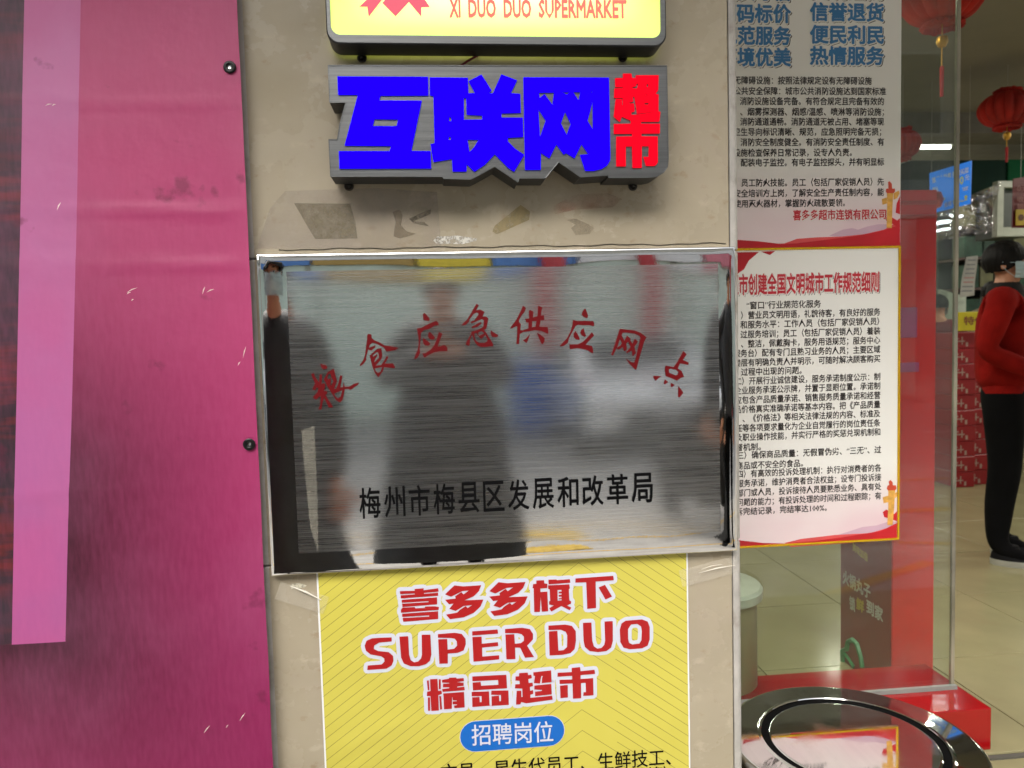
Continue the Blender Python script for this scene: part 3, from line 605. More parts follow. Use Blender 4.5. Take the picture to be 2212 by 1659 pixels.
def glow(name, col, st):
    m = bpy.data.materials.new(name); m.use_nodes = True; nt = m.node_tree; N = nt.nodes; L = nt.links; p = N['Principled BSDF']
    p.inputs['Base Color'].default_value = tuple(c*.12 for c in col[:3])+(1,); p.inputs['Emission Color'].default_value = tuple(col[:3])+(1,); p.inputs['Roughness'].default_value = .35
    tc = N.new('ShaderNodeTexCoord'); n = N.new('ShaderNodeTexNoise'); n.inputs['Scale'].default_value = 9; L.new(tc.outputs['Object'], n.inputs[0])
    r = N.new('ShaderNodeMapRange'); r.inputs[3].default_value = st*.92; r.inputs[4].default_value = st*1.08; L.new(n.outputs[0], r.inputs[0]); L.new(r.outputs[0], p.inputs['Emission Strength'])
    p.inputs['Specular IOR Level'].default_value = 0
    return m
M_gb = glow('lit_blue_acrylic', (.012, 0, 1), .68); M_gr = glow('lit_red_acrylic', (1, .003, .018), .55)
for nm, L2, mm in (('blue_character', HU, M_gb), ('blue_character', LIAN, M_gb), ('blue_character', WANG, M_gb), ('red_character', CHAO, M_gr), ('red_character', SHI, M_gr)):
    MB().poly([loc2(l, ID, SF-.0035) for l in L2], SF-.0035, SF-.0002).build(nm, mm, sg)
M_dark = mat('rusty_dark_metal', (.05, .045, .04), .5, .7, bump=.2)
def screw(px, py, Y=-.006, label='', grp='screws below the signs'):
    c = W(px, py, Y); b = MB()
    n = 20; prof = []
    for i in range(9): a = 2*math.pi*i/8; prof.append((.0068+.0022*math.cos(a), .0018*math.sin(a)))
    b.lathe(prof, c, 20, ax='y'); b.lathe([(.0001, -.006), (.003, -.004), (.0032, .006)], c, 12, ax='y')
    b.tube([c+Vector((0, .001, .004)), c+Vector((0, -.001, .014)), c+Vector((0, .004, .02))], .0022, 6)
    o = b.build('screw_eye', M_dark, smooth=True); tag(o, label, 'screw', grp)
screw(782, 125, label='dark screw eye under the left end of the light box')
screw(1345, 124, label='dark screw eye under the right end of the light box')
screw(754, 402, label='dark screw eye under the left end of the shaped sign')
screw(1367, 402, label='dark screw eye under the right end of the shaped sign')
o = MB().tube([W(996, 142, -.02), W(1010, 132, -.012), W(1028, 122, -.006), W(1036, 117, -.006)], .0022, 6).build('red_wire', mat('red_cable', srgb(140, 30, 40), .4)); tag(o, 'thin red wire running between the light box and the shaped sign', 'wire')

# ------------------------------------------------------------------ light box
LF = -.065
C8 = (1260/1.8228, 0, 1400/2212/1.8228)
def rrect(x0, x1, z0, z1, r, n=8):
    P = []
    for cx, cz, a0 in ((x1-r, z0+r, -90), (x1-r, z1-r, 0), (x0+r, z1-r, 90), (x0+r, z0+r, 180)):
        for i in range(n+1): a = R(a0+90*i/n); P.append((cx+r*math.cos(a), cz+r*math.sin(a)))
    return P
lx0, lx1 = W(703, 20, LF).x, W(1439, 20, LF).x; lz0 = (W(720, 97, LF).z+W(1420, 97, LF).z)/2; lz1 = lz0+.36
fx0, fx1 = W(714, 40, LF).x, W(1427, 40, LF).x; fz0 = (W(730, 77.5, LF).z+W(1400, 79, LF).z)/2; fz1 = lz1-.014
lb = empty('light_box_sign', ((lx0+lx1)/2, -.01, lz0), 'glowing white and yellow light box at the top of the pillar', 'sign')
ou = rrect(lx0, lx1, lz0, lz1, .022); inr = rrect(fx0, fx1, fz0, fz1, .016)
b = MB(); k = len(ou)
vs = [(x, -.008, z) for x, z in ou]+[(x, LF+.002, z) for x, z in ou]+[(x+(.002 if x < 0 else -.002), LF, z+(.002 if z < lz0+.1 else -.002)) for x, z in ou]+[(x, LF, z) for x, z in inr]+[(x, LF+.004, z) for x, z in inr]
b.add(vs, [(j*k+i, (j+1)*k+i, (j+1)*k+(i+1) % k, j*k+(i+1) % k) for j in range(4) for i in range(k)], 0)
b.m = [1]*k+[1]*k+[0]*(2*k)
b.build('metal_case', [M_signmetal, M_signside], lb)
def lightface():
    m = bpy.data.materials.new('lit_face'); m.use_nodes = True; nt = m.node_tree; N = nt.nodes; L = nt.links; p = N['Principled BSDF']
    tc = N.new('ShaderNodeTexCoord'); sp = N.new('ShaderNodeSeparateXYZ'); L.new(tc.outputs['Object'], sp.inputs[0])
    hw = (fx1-fx0)/2; hh = (fz1-fz0)/2
    def mth(op, a, b=None):
        n = N.new('ShaderNodeMath'); n.operation = op
        for i, v in enumerate((a, b)):
            if v is None: continue
            if isinstance(v, (int, float)): n.inputs[i].default_value = v
            else: L.new(v, n.inputs[i])
        return n.outputs[0]
    dx = mth('SUBTRACT', hw, mth('ABSOLUTE', sp.outputs[0])); dz = mth('SUBTRACT', hh, mth('ABSOLUTE', sp.outputs[2]))
    d = mth('DIVIDE', mth('MULTIPLY', dx, mth('MULTIPLY', dz, 2)), mth('ADD', dx, mth('MULTIPLY', dz, 2)))
    cr = N.new('ShaderNodeValToRGB'); e = cr.color_ramp.elements
    e[0].position = 0; e[0].color = (.56, .80, .03, 1); e[1].position = .12; e[1].color = (1, 1, .80, 1)
    x = cr.color_ramp.elements.new(.022); x.color = (.66, .86, .05, 1); x = cr.color_ramp.elements.new(.062); x.color = (.97, 1, .30, 1)
    L.new(d, cr.inputs[0]); p.inputs['Base Color'].default_value = (.5, .5, .4, 1); L.new(cr.outputs[0], p.inputs['Emission Color']); p.inputs['Emission Strength'].default_value = .72
    p.inputs['Roughness'].default_value = .3; return m
cxm, czm = (fx0+fx1)/2, (fz0+fz1)/2
face = raw('lit_panel', *(lambda B: (B.v, B.f))(MB().poly([inr], LF+.003)), lightface(), lb, origin=(cxm, LF+.003, czm))
M_pink = glow('pink_translucent_print', (.80, .14, .19), .62); M_pk2 = glow('salmon_print', (.80, .20, .15), .66)
YY = LF+.0015
for nm, L2 in (('emblem_ribbon', [(244,42),(310,-20),(395,-20),(388,-5),(303,105),(294,42)]), ('emblem_ribbon', [(388,18),(425,-25),(600,-30),(560,5),(470,102)]), ('emblem_ribbon', [(553,12),(590,-30),(640,-20),(684,44),(630,46),(630,104)])):
    MB().poly([loc2(L2, C8, YY)], YY).build(nm, M_pink, lb)
for wd_, a, bq in (('XI', 805, 874), ('DUO', 922, 1094), ('DUO', 1142, 1314), ('SUPERMARKET', 1360, 1908)):
    text('lettering', wd_, tp(C8, a, 50+(a-800)*.007, YY), tp(C8, bq, 50+(bq-800)*.007, YY), .0335, M_pk2, lb, .034)

# ------------------------------------------------------------------ pink banner
def banner_mat():
    m = bpy.data.materials.new('printed_tarpaulin'); m.use_nodes = True; nt = m.node_tree; N = nt.nodes; L = nt.links; p = N['Principled BSDF']
    tc = N.new('ShaderNodeTexCoord'); sp = N.new('ShaderNodeSeparateXYZ'); L.new(tc.outputs['Object'], sp.inputs[0])
    X, Z = sp.outputs[0], sp.outputs[2]
    def mth(op, a, b=None, c=None):
        n = N.new('ShaderNodeMath'); n.operation = op
        for i, v in enumerate((a, b, c)):
            if v is None: continue
            if isinstance(v, (int, float)): n.inputs[i].default_value = v
            else: L.new(v, n.inputs[i])
        return n.outputs[0]
    def mr(s, a, b, c=0, d=1):
        r = N.new('ShaderNodeMapRange'); L.new(s, r.inputs[0])
        for i, v in enumerate((a, b, c, d)): r.inputs[i+1].default_value = v
        return r.outputs[0]
    def mix(f, a, b):
        x = N.new('ShaderNodeMix'); x.data_type = 'RGBA'; L.new(f, x.inputs[0])
        for i, v in ((6, a), (7, b)):
            if isinstance(v, tuple): x.inputs[i].default_value = v
            else: L.new(v, x.inputs[i])
        return x.outputs[2]
    def nz(s, st=(1, 1, 1), d=6):
        mp = N.new('ShaderNodeMapping'); mp.inputs['Scale'].default_value = st; L.new(tc.outputs['Object'], mp.inputs[0])
        n = N.new('ShaderNodeTexNoise'); n.inputs['Scale'].default_value = s; n.inputs['Detail'].default_value = d; L.new(mp.outputs[0], n.inputs[0]); return n.outputs[0]
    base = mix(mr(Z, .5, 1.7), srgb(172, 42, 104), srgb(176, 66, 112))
    base = mix(mth('MULTIPLY', mr(Z, 1.2, .45), .9), base, srgb(134, 32, 82))  # over the print gradient, lower part darkened to offset the sun on it
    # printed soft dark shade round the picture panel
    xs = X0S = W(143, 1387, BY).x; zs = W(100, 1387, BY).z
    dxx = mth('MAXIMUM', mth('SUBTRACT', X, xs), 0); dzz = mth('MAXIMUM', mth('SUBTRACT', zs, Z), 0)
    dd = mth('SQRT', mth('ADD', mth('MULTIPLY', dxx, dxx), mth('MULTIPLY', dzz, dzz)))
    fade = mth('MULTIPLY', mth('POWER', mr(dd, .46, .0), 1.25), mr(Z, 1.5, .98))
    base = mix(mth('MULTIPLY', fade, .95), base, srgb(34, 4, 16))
    st = mix(mr(Z, .7, 1.8), srgb(158, 80, 138), srgb(192, 112, 162))
    st = mix(mr(nz(4), .45, .6, 0, .4), st, srgb(182, 76, 132))
    # strip edges lean slightly: left and right borders of the light strip
    xl0 = W(27, 1387, BY); xl1 = W(50, 0, BY); xr0 = W(143, 1387, BY); xr1 = W(172, 0, BY)
    ll = mth('MULTIPLY_ADD', Z, (xl1.x-xl0.x)/(xl1.z-xl0.z), xl0.x-xl0.z*(xl1.x-xl0.x)/(xl1.z-xl0.z))
    rl = mth('MULTIPLY_ADD', Z, (xr1.x-xr0.x)/(xr1.z-xr0.z), xr0.x-xr0.z*(xr1.x-xr0.x)/(xr1.z-xr0.z))
    above = mth('GREATER_THAN', Z, zs)
    base = mix(mth('MULTIPLY', mth('LESS_THAN', X, rl), above), base, st)
    pic = mix(mr(nz(7, (1, 1, 6), 8), .45, .62), srgb(30, 22, 30), srgb(92, 24, 24))
    pic = mix(mr(nz(2.6, (1, 1, 2), 4), .4, .6), pic, srgb(44, 34, 44))
    base = mix(mth('MULTIPLY', mth('LESS_THAN', X, ll), above), base, pic)
    # weave and grime
    wv = N.new('ShaderNodeTexWave'); wv.inputs['Scale'].default_value = 260; wv.inputs['Distortion'].default_value = 1.5; wv.bands_direction = 'X'; L.new(tc.outputs['Object'], wv.inputs[0])
    base = mix(mr(nz(150, (1, 1, .2), 3), .3, .7, 0, .06), base, srgb(215, 110, 160))
    base = mix(mr(nz(2.2, (1, 1, .8), 8), .5, .72, 0, .30), base, srgb(176, 100, 140))
    base = mix(mr(nz(14, (1, 1, 1), 10), .66, .72, 0, .5), base, srgb(90, 24, 52))
    L.new(base, p.inputs['Base Color']); p.inputs['Roughness'].default_value = .42; p.inputs['Specular IOR Level'].default_value = .4
    b = N.new('ShaderNodeBump'); b.inputs['Strength'].default_value = .18; b.inputs['Distance'].default_value = .0006
    w2 = N.new('ShaderNodeTexWave'); w2.inputs['Scale'].default_value = 260; w2.bands_direction = 'Z'; L.new(tc.outputs['Object'], w2.inputs[0])
    L.new(mth('ADD', wv.outputs[1], w2.outputs[1]), b.inputs['Height']); 
    b2 = N.new('ShaderNodeBump'); b2.inputs['Strength'].default_value = .5; b2.inputs['Distance'].default_value = .006
    L.new(nz(9, (1, 1, 1), 8), b2.inputs['Height']); L.new(b2.outputs[0], b.inputs['Normal'])
    L.new(b.outputs[0], p.inputs['Normal']); return m
BY = -.028
ban = empty('pink_banner', (-.8, BY, .2), 'large creased pink tarpaulin banner hung left of the pillar', 'banner')
e0, e1 = W(512, 0, BY), W(590, 1659, BY)
vs = []; NX, NZ = 120, 200
zlo, zhi = .1, 2.3
for j in range(NZ+1):
    z = zlo+(zhi-zlo)*j/NZ
    xe = e1.x+(e0.x-e1.x)*(z-e1.z)/(e0.z-e1.z)
    xe += .0015*noise.noise(Vector((z*6, 0, 0)))
    for i in range(NX+1):
        x = xe-(1-i/NX)**1.15*1.5
        d = .012*noise.noise(Vector((x*1.6, z*1.1, 2)))+.004*noise.noise(Vector((x*5, z*3, 7)))
        # creases
        for cz, amp, wd_ in ((1.43, .0045, .007), (1.335, .0036, .008), (1.62, .002, .006), (.93, .002, .01)):
            zz = cz+.012*noise.noise(Vector((x*6, cz, 0)))
            d -= amp*math.exp(-((z-zz)/wd_)**2)*max(0, noise.noise(Vector((x*3, cz*9, 4)))+.5)
        for cx_, amp, wd_ in ((-.72, .003, .006), (-.52, .0015, .004)):
            xx = cx_+.01*noise.noise(Vector((z*4, cx_, 0)))
            d -= amp*math.exp(-((x-xx)/wd_)**2)*max(0, noise.noise(Vector((z*2.5, cx_*9, 4)))+.4)
        edge = min(1, (xe-x)/.05)
        vs.append((x, BY+d*edge*1.0, z))
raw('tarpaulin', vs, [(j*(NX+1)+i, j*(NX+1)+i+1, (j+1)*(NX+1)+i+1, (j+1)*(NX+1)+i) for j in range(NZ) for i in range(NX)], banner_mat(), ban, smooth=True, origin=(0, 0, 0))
M_eye = mat('dark_eyelet', (.03, .03, .03), .3, .8); M_steel = mat('eyelet_steel', (.6, .6, .6), .15, 1)
M_hem = mat('hem_weld', srgb(165, 50, 105), .4)
for px, py in ((496, 145), (538, 960), (575, 1775)):
    c = W(px, py, BY-.003); prof = [(.0078+.0035*math.cos(2*math.pi*i/10), .0022*math.sin(2*math.pi*i/10)) for i in range(11)]
    e = MB().lathe(prof, c, 24, ax='y').build('eyelet', M_eye, ban, smooth=True)
    MB().lathe([(.0001, -.0005), (.003, -.001), (.0048, .0005)], c, 14, ax='y').build('fixing_screw', M_steel, e, smooth=True)
tt = MB()
for q in range(13):
    px, py = random.choice([(520, 1175, ), (455, 1130), (240, 800), (205, 420), (820, 1180), (860, 1410), (940, 1420), (650, 1640), (905, 2820), (960, 2790), (830, 2880)])
    c = W((px+random.uniform(-25, 25))/1.8228, (py+random.uniform(-40, 40))/1.8228, BY-.012); a = random.uniform(.2, 1.3); l = random.uniform(.002, .011)
    d = Vector((math.cos(a), 0, math.sin(a)))*l; tt.tube([c-d, c+Vector((0, -.001, .001)), c+d], [.0001, .0009, .0001], 4)
tt.build('tape_glints', M_crease, ban)['kind'] = 'stuff'
# wall behind the banner
tag(MB().box((-4, .0, -.25), (-.473, .3, 3.3)).build('facade_wall', mat('rendered_wall', (.4, .37, .33), .8)), kind='structure')
# unseen overhang above the entrance, added and sized to shade the upper wall
tag(MB().box((-4, -1.25, 2.75), (9.6, .45, 3.1)).build('shading_soffit', mat('painted_soffit', (.55, .53, .5), .7)), kind='structure')

# ------------------------------------------------------------------ shop glass, plinth
GY = .60
ZP = .12
pa, pb_, pc = G(2135, 1530, ZP), G(2064, 1473, ZP), G(1993, 1434, ZP)
M_plinth = mat('glossy_red_plinth', srgb(152, 16, 20), .12, var=.06, coat=.5)
o = MB().bbox((.468, pa.y, 0), (1.373, pc.y, ZP), .003).build('red_plinth', M_plinth); tag(o, 'glossy red plinth that carries the glass panel, right of the pillar', 'plinth')
gx1 = W(2077, 0, GY).x
gl = empty('shop_window', (.9, GY, ZP), 'tall clear glass pane standing on the red plinth', 'shop window')
MB().box((.468, GY, ZP+.004), (gx1-.012, GY+.010, 2.74)).build('pane', M_glass, gl)
M_ge = mat('green_glass_edge', (.22, .20, .15), .10, var=.6, nscale=3, spec=1)
MB().bbox((gx1-.0118, GY, ZP+.004), (gx1, GY+.010, 2.74), .002).build('polished_edge', M_ge, gl)
MB().box((.468, GY-.012, ZP), (gx1, GY-.001, ZP+.012)).add([(0, 0, 0)], []).build('bottom_seal', mat('grey_silicone', (.24, .26, .24), .3), gl)

# notice boards on the glass
NB = GY-.012
CU = (1536.1, 0, .33067); CL = (1536.1, 493.7, .4299)
def haze_mat():
    m = bpy.data.materials.new('notice_board_print'); m.use_nodes = True; nt = m.node_tree; N = nt.nodes; L = nt.links; p = N['Principled BSDF']
    tc = N.new('ShaderNodeTexCoord'); sp = N.new('ShaderNodeSeparateXYZ'); L.new(tc.outputs['Object'], sp.inputs[0])
    r = N.new('ShaderNodeMapRange'); L.new(sp.outputs[2], r.inputs[0]); r.inputs[1].default_value = .22; r.inputs[2].default_value = .06
    n = N.new('ShaderNodeTexNoise'); n.inputs['Scale'].default_value = 4; L.new(tc.outputs['Object'], n.inputs[0])
    mu = N.new('ShaderNodeMath'); mu.operation = 'MULTIPLY'; L.new(r.outputs[0], mu.inputs[0]); L.new(n.outputs[0], mu.inputs[1])
    x = N.new('ShaderNodeMix'); x.data_type = 'RGBA'; L.new(mu.outputs[0], x.inputs[0]); x.inputs[6].default_value = srgb(240, 239, 234); x.inputs[7].default_value = srgb(222, 170, 188)
    L.new(x.outputs[2], p.inputs['Base Color']); p.inputs['Roughness'].default_value = .3; return m
M_nb = haze_mat()
M_rib = mat('ribbon_red', srgb(185, 25, 35), .35, var=.25, nscale=5); M_rib2 = mat('ribbon_light_red', srgb(215, 80, 80), .35, var=.2, nscale=6)
M_hill = mat('mauve_hill_print', srgb(205, 170, 188), .35, var=.06); M_gold = mat('gold_frame', srgb(225, 180, 30), .25, .55, var=.1); M_ghu = mat('golden_column_print', srgb(226, 170, 80), .35, var=.25, nscale=60)
def fontline(par, T, s, x0, y0, x1, y1, h, m, off=.02, push=0, dx=0, dz=0, nm='text_line', Y=None):
    Y = NB-.004 if Y is None else Y
    a, c = tp(T, x0, y0, Y), tp(T, x1, y1, Y); zz = (a.z+c.z)/2+dz
    return text(nm, s, (a.x+dx, Y+push, zz), (c.x+dx, Y+push, zz), h, m, par, off, vfull=False)
def boards():
    xl = .468+.002
    xr = (W(1947, 0, NB).x+W(1943, 524, NB).x)/2
    zu0 = W(1943, 527, NB).z; zl1 = W(1943, 531, NB).z; zl0 = W(1943, 1165, NB).z
    up = empty('white_notice_board', ((xl+xr)/2, NB, zu0), 'upper white notice board with blue headings, on the glass', 'notice board', 'notice boards on the glass')
    MB().bbox((xl, NB-.003, zu0+.002), (xr, NB+.004, zu0+.95), .0008, seg=1).build('board', M_nb, up)
    lo = empty('white_notice_board', ((xl+xr)/2, NB, zl0), 'lower white notice board with gold frame and red heading, on the glass', 'notice board', 'notice boards on the glass')
    MB().bbox((xl, NB-.003, zl0), (xr, NB+.004, zl1), .0008, seg=1).build('board', M_nb, lo)
    f = .0065
    for a, c in (((xl, zl1-f), (xr, zl1)), ((xl, zl0), (xr, zl0+f)), ((xr-f, zl0+f), (xr, zl1-f))):
        MB().bbox((a[0], NB-.007, a[1]), (c[0], NB-.0031, c[1]), .0015).build('frame_bar', M_gold, lo)
    Yr = NB-.0036
    def art(par, T, polys):
        for k, (pts, m, nm) in enumerate(polys):
            L2 = [(min(max(x, xl), xr-(.0065 if par is lo else .0005)), z) for x, z in loc2(pts, T, Yr)]
            MB().poly([L2], Yr-k*.00004).build(nm, m, par)
    art(up, CU, [([(770,1540),(860,1500),(920,1490),(960,1500),(1020,1480),(1090,1465),(1150,1465),(1150,1530),(1000,1560)], M_hill, 'printed_hill'),
       ([(480,1590),(560,1560),(700,1550),(850,1545),(1000,1530),(1130,1500),(1234,1440),(1234,1600),(480,1612)], M_rib2, 'printed_ribbon'),
       ([(140,1565),(300,1575),(440,1592),(560,1590),(760,1565),(950,1540),(1100,1510),(1234,1470),(1234,1603),(140,1630)], M_rib, 'printed_ribbon'),
       ([(1138,1425),(1165,1410),(1215,1440),(1234,1425),(1234,1500),(1190,1465),(1150,1455)], M_rib, 'printed_ribbon'),
       ([(1205,1390),(1212,1330),(1234,1280),(1234,1400)], M_rib, 'printed_ribbon'),
       ([(1148,1255),(1190,1255),(1185,1350),(1180,1490),(1145,1488),(1150,1350)], M_ghu, 'printed_column'),
       ([(1140,1250),(1145,1232),(1200,1232),(1202,1250),(1192,1262),(1148,1262)], mat('column_cap_red', srgb(205, 75, 50), .35), 'printed_column'),
       ([(1158,1232),(1156,1190),(1165,1183),(1180,1200),(1182,1232)], mat('column_cap_red', srgb(205, 75, 50), .35), 'printed_column'),
       ([(1192,1262),(1225,1245),(1232,1262),(1215,1295),(1192,1305)], M_ghu, 'printed_column'), ([(1115,1300),(1148,1290),(1148,1330),(1118,1338)], M_ghu, 'printed_column')])
    art(lo, CL, [([(620,1545),(760,1500),(830,1492),(900,1470),(938,1475),(938,1510),(800,1545)], M_hill, 'printed_hill'),
       ([(370,1580),(450,1560),(620,1540),(800,1530),(938,1490),(938,1550),(700,1580),(400,1600)], M_rib2, 'printed_ribbon'),
       ([(140,1566),(260,1580),(370,1583),(520,1570),(700,1545),(850,1520),(938,1480),(938,1560),(140,1605)], M_rib, 'printed_ribbon'),
       ([(862,1425),(880,1412),(920,1435),(938,1420),(938,1470),(905,1460),(870,1450)], M_rib, 'printed_ribbon'),
       ([(890,1310),(925,1310),(920,1400),(912,1490),(885,1490),(890,1400)], M_ghu, 'printed_column'),
       ([(882,1305),(888,1290),(928,1290),(932,1305),(924,1316),(888,1316)], mat('column_cap_red', srgb(205, 75, 50), .35), 'printed_column'),
       ([(895,1290),(892,1270),(902,1263),(912,1275),(913,1290)], mat('column_cap_red', srgb(205, 75, 50), .35), 'printed_column'),
       ([(924,1330),(938,1322),(938,1345),(924,1355)], M_ghu, 'printed_column'), ([(862,1350),(890,1342),(890,1375),(866,1380)], M_ghu, 'printed_column'),
       ([(100,120),(240,118),(190,160),(165,205),(140,222),(100,260)], M_rib, 'printed_ribbon'), ([(250,116),(322,113),(295,133)], M_rib, 'printed_ribbon')])
    return up, lo, xl
up, lo, bxl = boards()
M_bl = mat('heading_blue', srgb(60, 125, 180), .35, var=.03); M_tb = mat('small_black_print', srgb(42, 36, 36), .4, var=.05); M_tr = mat('heading_red', srgb(195, 40, 55), .35, var=.05)
M_white = mat('white_print', srgb(232, 230, 224), .4, var=.02)
def heading(par, T, s, x0, y0, x1, y1, h, m, off, sh, sh2=None):
    fontline(par, T, s, x0, y0, x1, y1, h, M_tb, off+.02, push=.0003, dx=sh, dz=-sh, nm='heading_shadow')
    fontline(par, T, s, x0, y0, x1, y1, h, M_white, off+.045, push=.00015, dx=sh*.4, dz=-sh*.4, nm='heading_edge')
    fontline(par, T, s, x0, y0, x1, y1, h, m, off, push=0, nm='heading')
for row, (l, r_, yl, yr) in enumerate((('明码标价', '信誉退货', 87, 78), ('规范服务', '便民利民', 232, 225), ('环境优美', '热情服务', 372, 363), ('诚实守信', '文明经商', -58, -66))):
    heading(up, CU, l, 53, yl+2, 522, yl, .050, M_bl, .035, .0035)
    heading(up, CU, r_, 645, yr+3, 1130, yr, .050, M_bl, .035, .0035)
def cut_lines(par, T, lines, h):
    for s, x0, y0, x1, y1 in lines:
        o = fontline(par, T, s, x0, y0, x1, y1, h, M_tb, .014)
cut_lines(up, CU, [
 ('无障碍设施：按照法律规定设有无障碍设施', 149, 531, 1050, 522), ('公共安全保障：城市公共消防设施达到国家标准', 149, 606, 1143, 585),
 ('消防设施设备完备。有符合规定且完备有效的', 188, 668, 1130, 655), ('、烟雾探测器、烟感/温感、喷淋等消防设施；', 190, 737, 1130, 724),
 ('消防通道通畅。消防通道无被占用、堵塞等现', 190, 802, 1130, 788), ('卫生导向标识清晰、规范，应急照明完备无损；', 145, 868, 1112, 855),
 ('消防安全制度健全。有消防安全责任制度、有', 192, 936, 1130, 920), ('设施检查保养日常记录，设专人负责。', 146, 1002, 920, 992),
 ('配装电子监控。有电子监控探头，并有明显标', 194, 1067, 1130, 1053), ('员工防火技能。员工（包括厂家促销人员）先', 198, 1199, 1130, 1183),
 ('安全培训方上岗，了解安全生产责任制内容，能', 150, 1267, 1130, 1252), ('使用灭火器材，掌握防火疏散要领。', 150, 1334, 875, 1322)], .0222)
heading(up, CU, '喜多多超市连锁有限公司', 535, 1408, 1143, 1398, .029, M_tr, .03, .0013)
heading(lo, CL, '超市创建全国文明城市工作规范细则', 90, 288, 845, 264, .0585, M_tr, .03, .003)
cut_lines(lo, CL, [
 ('“窗口”行业规范化服务', 178, 386, 552, 378), ('）营业员文明用语，礼貌待客，有良好的服务', 150, 438, 850, 417), ('和服务水平：工作人员（包括厂家促销人员）', 147, 487, 845, 463),
 ('过服务培训；员工（包括厂家促销人员）着装', 148, 535, 850, 511), ('、整洁，佩戴胸卡，服务用语规范；服务中心', 150, 582, 850, 558), ('服务台）配有专门且熟习业务的人员；主要区域', 112, 631, 850, 604),
 ('楼层有明确负责人并明示，可随时解决顾客购买', 114, 678, 850, 651), ('过程中出现的问题。', 150, 722, 455, 711), ('二）开展行业诚信建设，服务承诺制度公示：制', 120, 770, 850, 742),
 ('企业服务承诺公示牌，并置于显眼位置。承诺制', 117, 817, 850, 788), ('应包含产品质量承诺、销售服务质量承诺和经营', 120, 865, 850, 835), ('品价格真实准确承诺等基本内容。把《产品质量', 120, 911, 850, 882),
 ('、《价格法》等相关法律法规的内容、标准及', 158, 956, 850, 928), ('任等各项要求量化为企业自觉履行的岗位责任条', 122, 1005, 850, 975), ('及职业操作技能，并实行严格的奖惩兑现机制和', 122, 1051, 850, 1021),
 ('督机制。', 124, 1100, 250, 1096), ('三）确保商品质量：无假冒伪劣、“三无”、过', 130, 1141, 855, 1110), ('商品或不安全的食品。', 127, 1191, 462, 1180), ('四）有高效的投诉处理机制：执行对消费者的各', 130, 1233, 855, 1203),
 ('服务承诺，维护消费者合法权益；设专门投诉接', 130, 1281, 855, 1250), ('部门或人员，投诉接待人员要熟悉业务、具有处', 130, 1328, 855, 1297), ('问题的能力；有投诉处理的时间和过程跟踪；有', 130, 1375, 855, 1344), ('诉完结记录，完结率达100%。', 124, 1421, 582, 1405)], .0222)

# ------------------------------------------------------------------ shop interior shell
M_ceil = mat('dull_olive_ceiling', (.20, .185, .14), .8, var=.08, nscale=3)
M_wall = mat('dim_shop_wall', (.30, .28, .22), .8, var=.08, nscale=3)
tag(MB().box((-2.4, .55, 2.75), (9.6, 4.0, 3.0)).build('ceiling', M_ceil), kind='structure')
tag(MB().box((-2.4, 4.0, 2.60), (9.6, 4.35, 3.0)).build('ceiling_beam', mat('beam_grey', (.15, .14, .115), .8)), kind='structure')
tag(MB().box((-2.4, 4.35, 2.75), (9.6, 9.6, 3.0)).build('ceiling', mat('far_ceiling', (.30, .29, .25), .8)), kind='structure')
tag(MB().box((-2.4, 9.6, -.25), (9.6, 9.8, 3.0)).build('back_wall', M_wall), kind='structure')
tag(MB().box((-2.6, .46, -.25), (-2.4, 9.8, 3.0)).build('side_wall', M_wall), kind='structure')
tag(MB().box((9.6, -1.0, -.25), (9.8, 9.8, 3.0)).build('side_wall', M_wall), kind='structure')
M_tube = mat('lit_tube', (.8, .8, .8), .4, emit=(1, 1, .93), estr=9)
M_house = mat('white_tube_housing', (.7, .7, .68), .5)
def lamp(x, y, z, l=1.2, e=26, label='', grp='fluorescent tubes on the shop ceiling'):
    t = empty('tube_lamp', (x, y, z), label, 'lamp', grp)
    MB().bbox((x-l/2, y-.04, z-.02), (x+l/2, y+.04, z+.03), .004, seg=1).build('housing', M_house, t)
    MB().tube([(x-l/2+.02, y, z-.035), (x+l/2-.02, y, z-.035)], .014, 10).build('tube', M_tube, t, smooth=True)
    ld = bpy.data.lights.new('tube_light', 'AREA'); ld.shape = 'RECTANGLE'; ld.size = l; ld.size_y = .05; ld.energy = e; ld.color = (1, .95, .80)
    lo_ = bpy.data.objects.new('tube_light', ld); COL.objects.link(lo_); lo_.parent = t; lo_.location = (0, 0, -.055)
pl_ = W(2007, 318, 4.85)
lamp(pl_.x, 4.85, pl_.z+.035, .42, 8, 'short bright tube lamp seen through the glass panel')
for i, (x, y) in enumerate(((.6, 1.8), (5.2, 1.8), (.9, 3.4), (5.6, 3.4), (1.2, 6.6), (4.6, 6.4), (7.2, 6.4), (2.4, 8.4))):
    lamp(x, y, 2.71, 1.2, 17, 'long tube lamp on the shop ceiling', 'long tube lamps out of sight above the shop floor')
# green fascia over the far counter, shelf units behind
M_gd = mat('dark_green_fascia', (.008, .075, .03), .8, var=.1, spec=.1); M_gd2 = mat('blackish_green_fascia', (.012, .03, .022), .8, var=.1, spec=.1)
f0, f1, f2 = W(2068, 345, 4.6), W(2105, 345, 4.6), W(2290, 345, 4.6); fb = W(2150, 408, 4.6).z
fa = empty('green_fascia', (f1.x, 4.6, fb), 'dark green fascia board across the back of the shop above the counter', 'fascia')
MB().box((f0.x-.4, 4.62, fb-.04), (f1.x+.3, 4.78, f0.z)).build('dark_panel', M_gd2, fa)
MB().box((f1.x+.302, 4.6, fb), (f2.x+1.5, 4.78, f0.z)).build('green_panel', M_gd, fa)
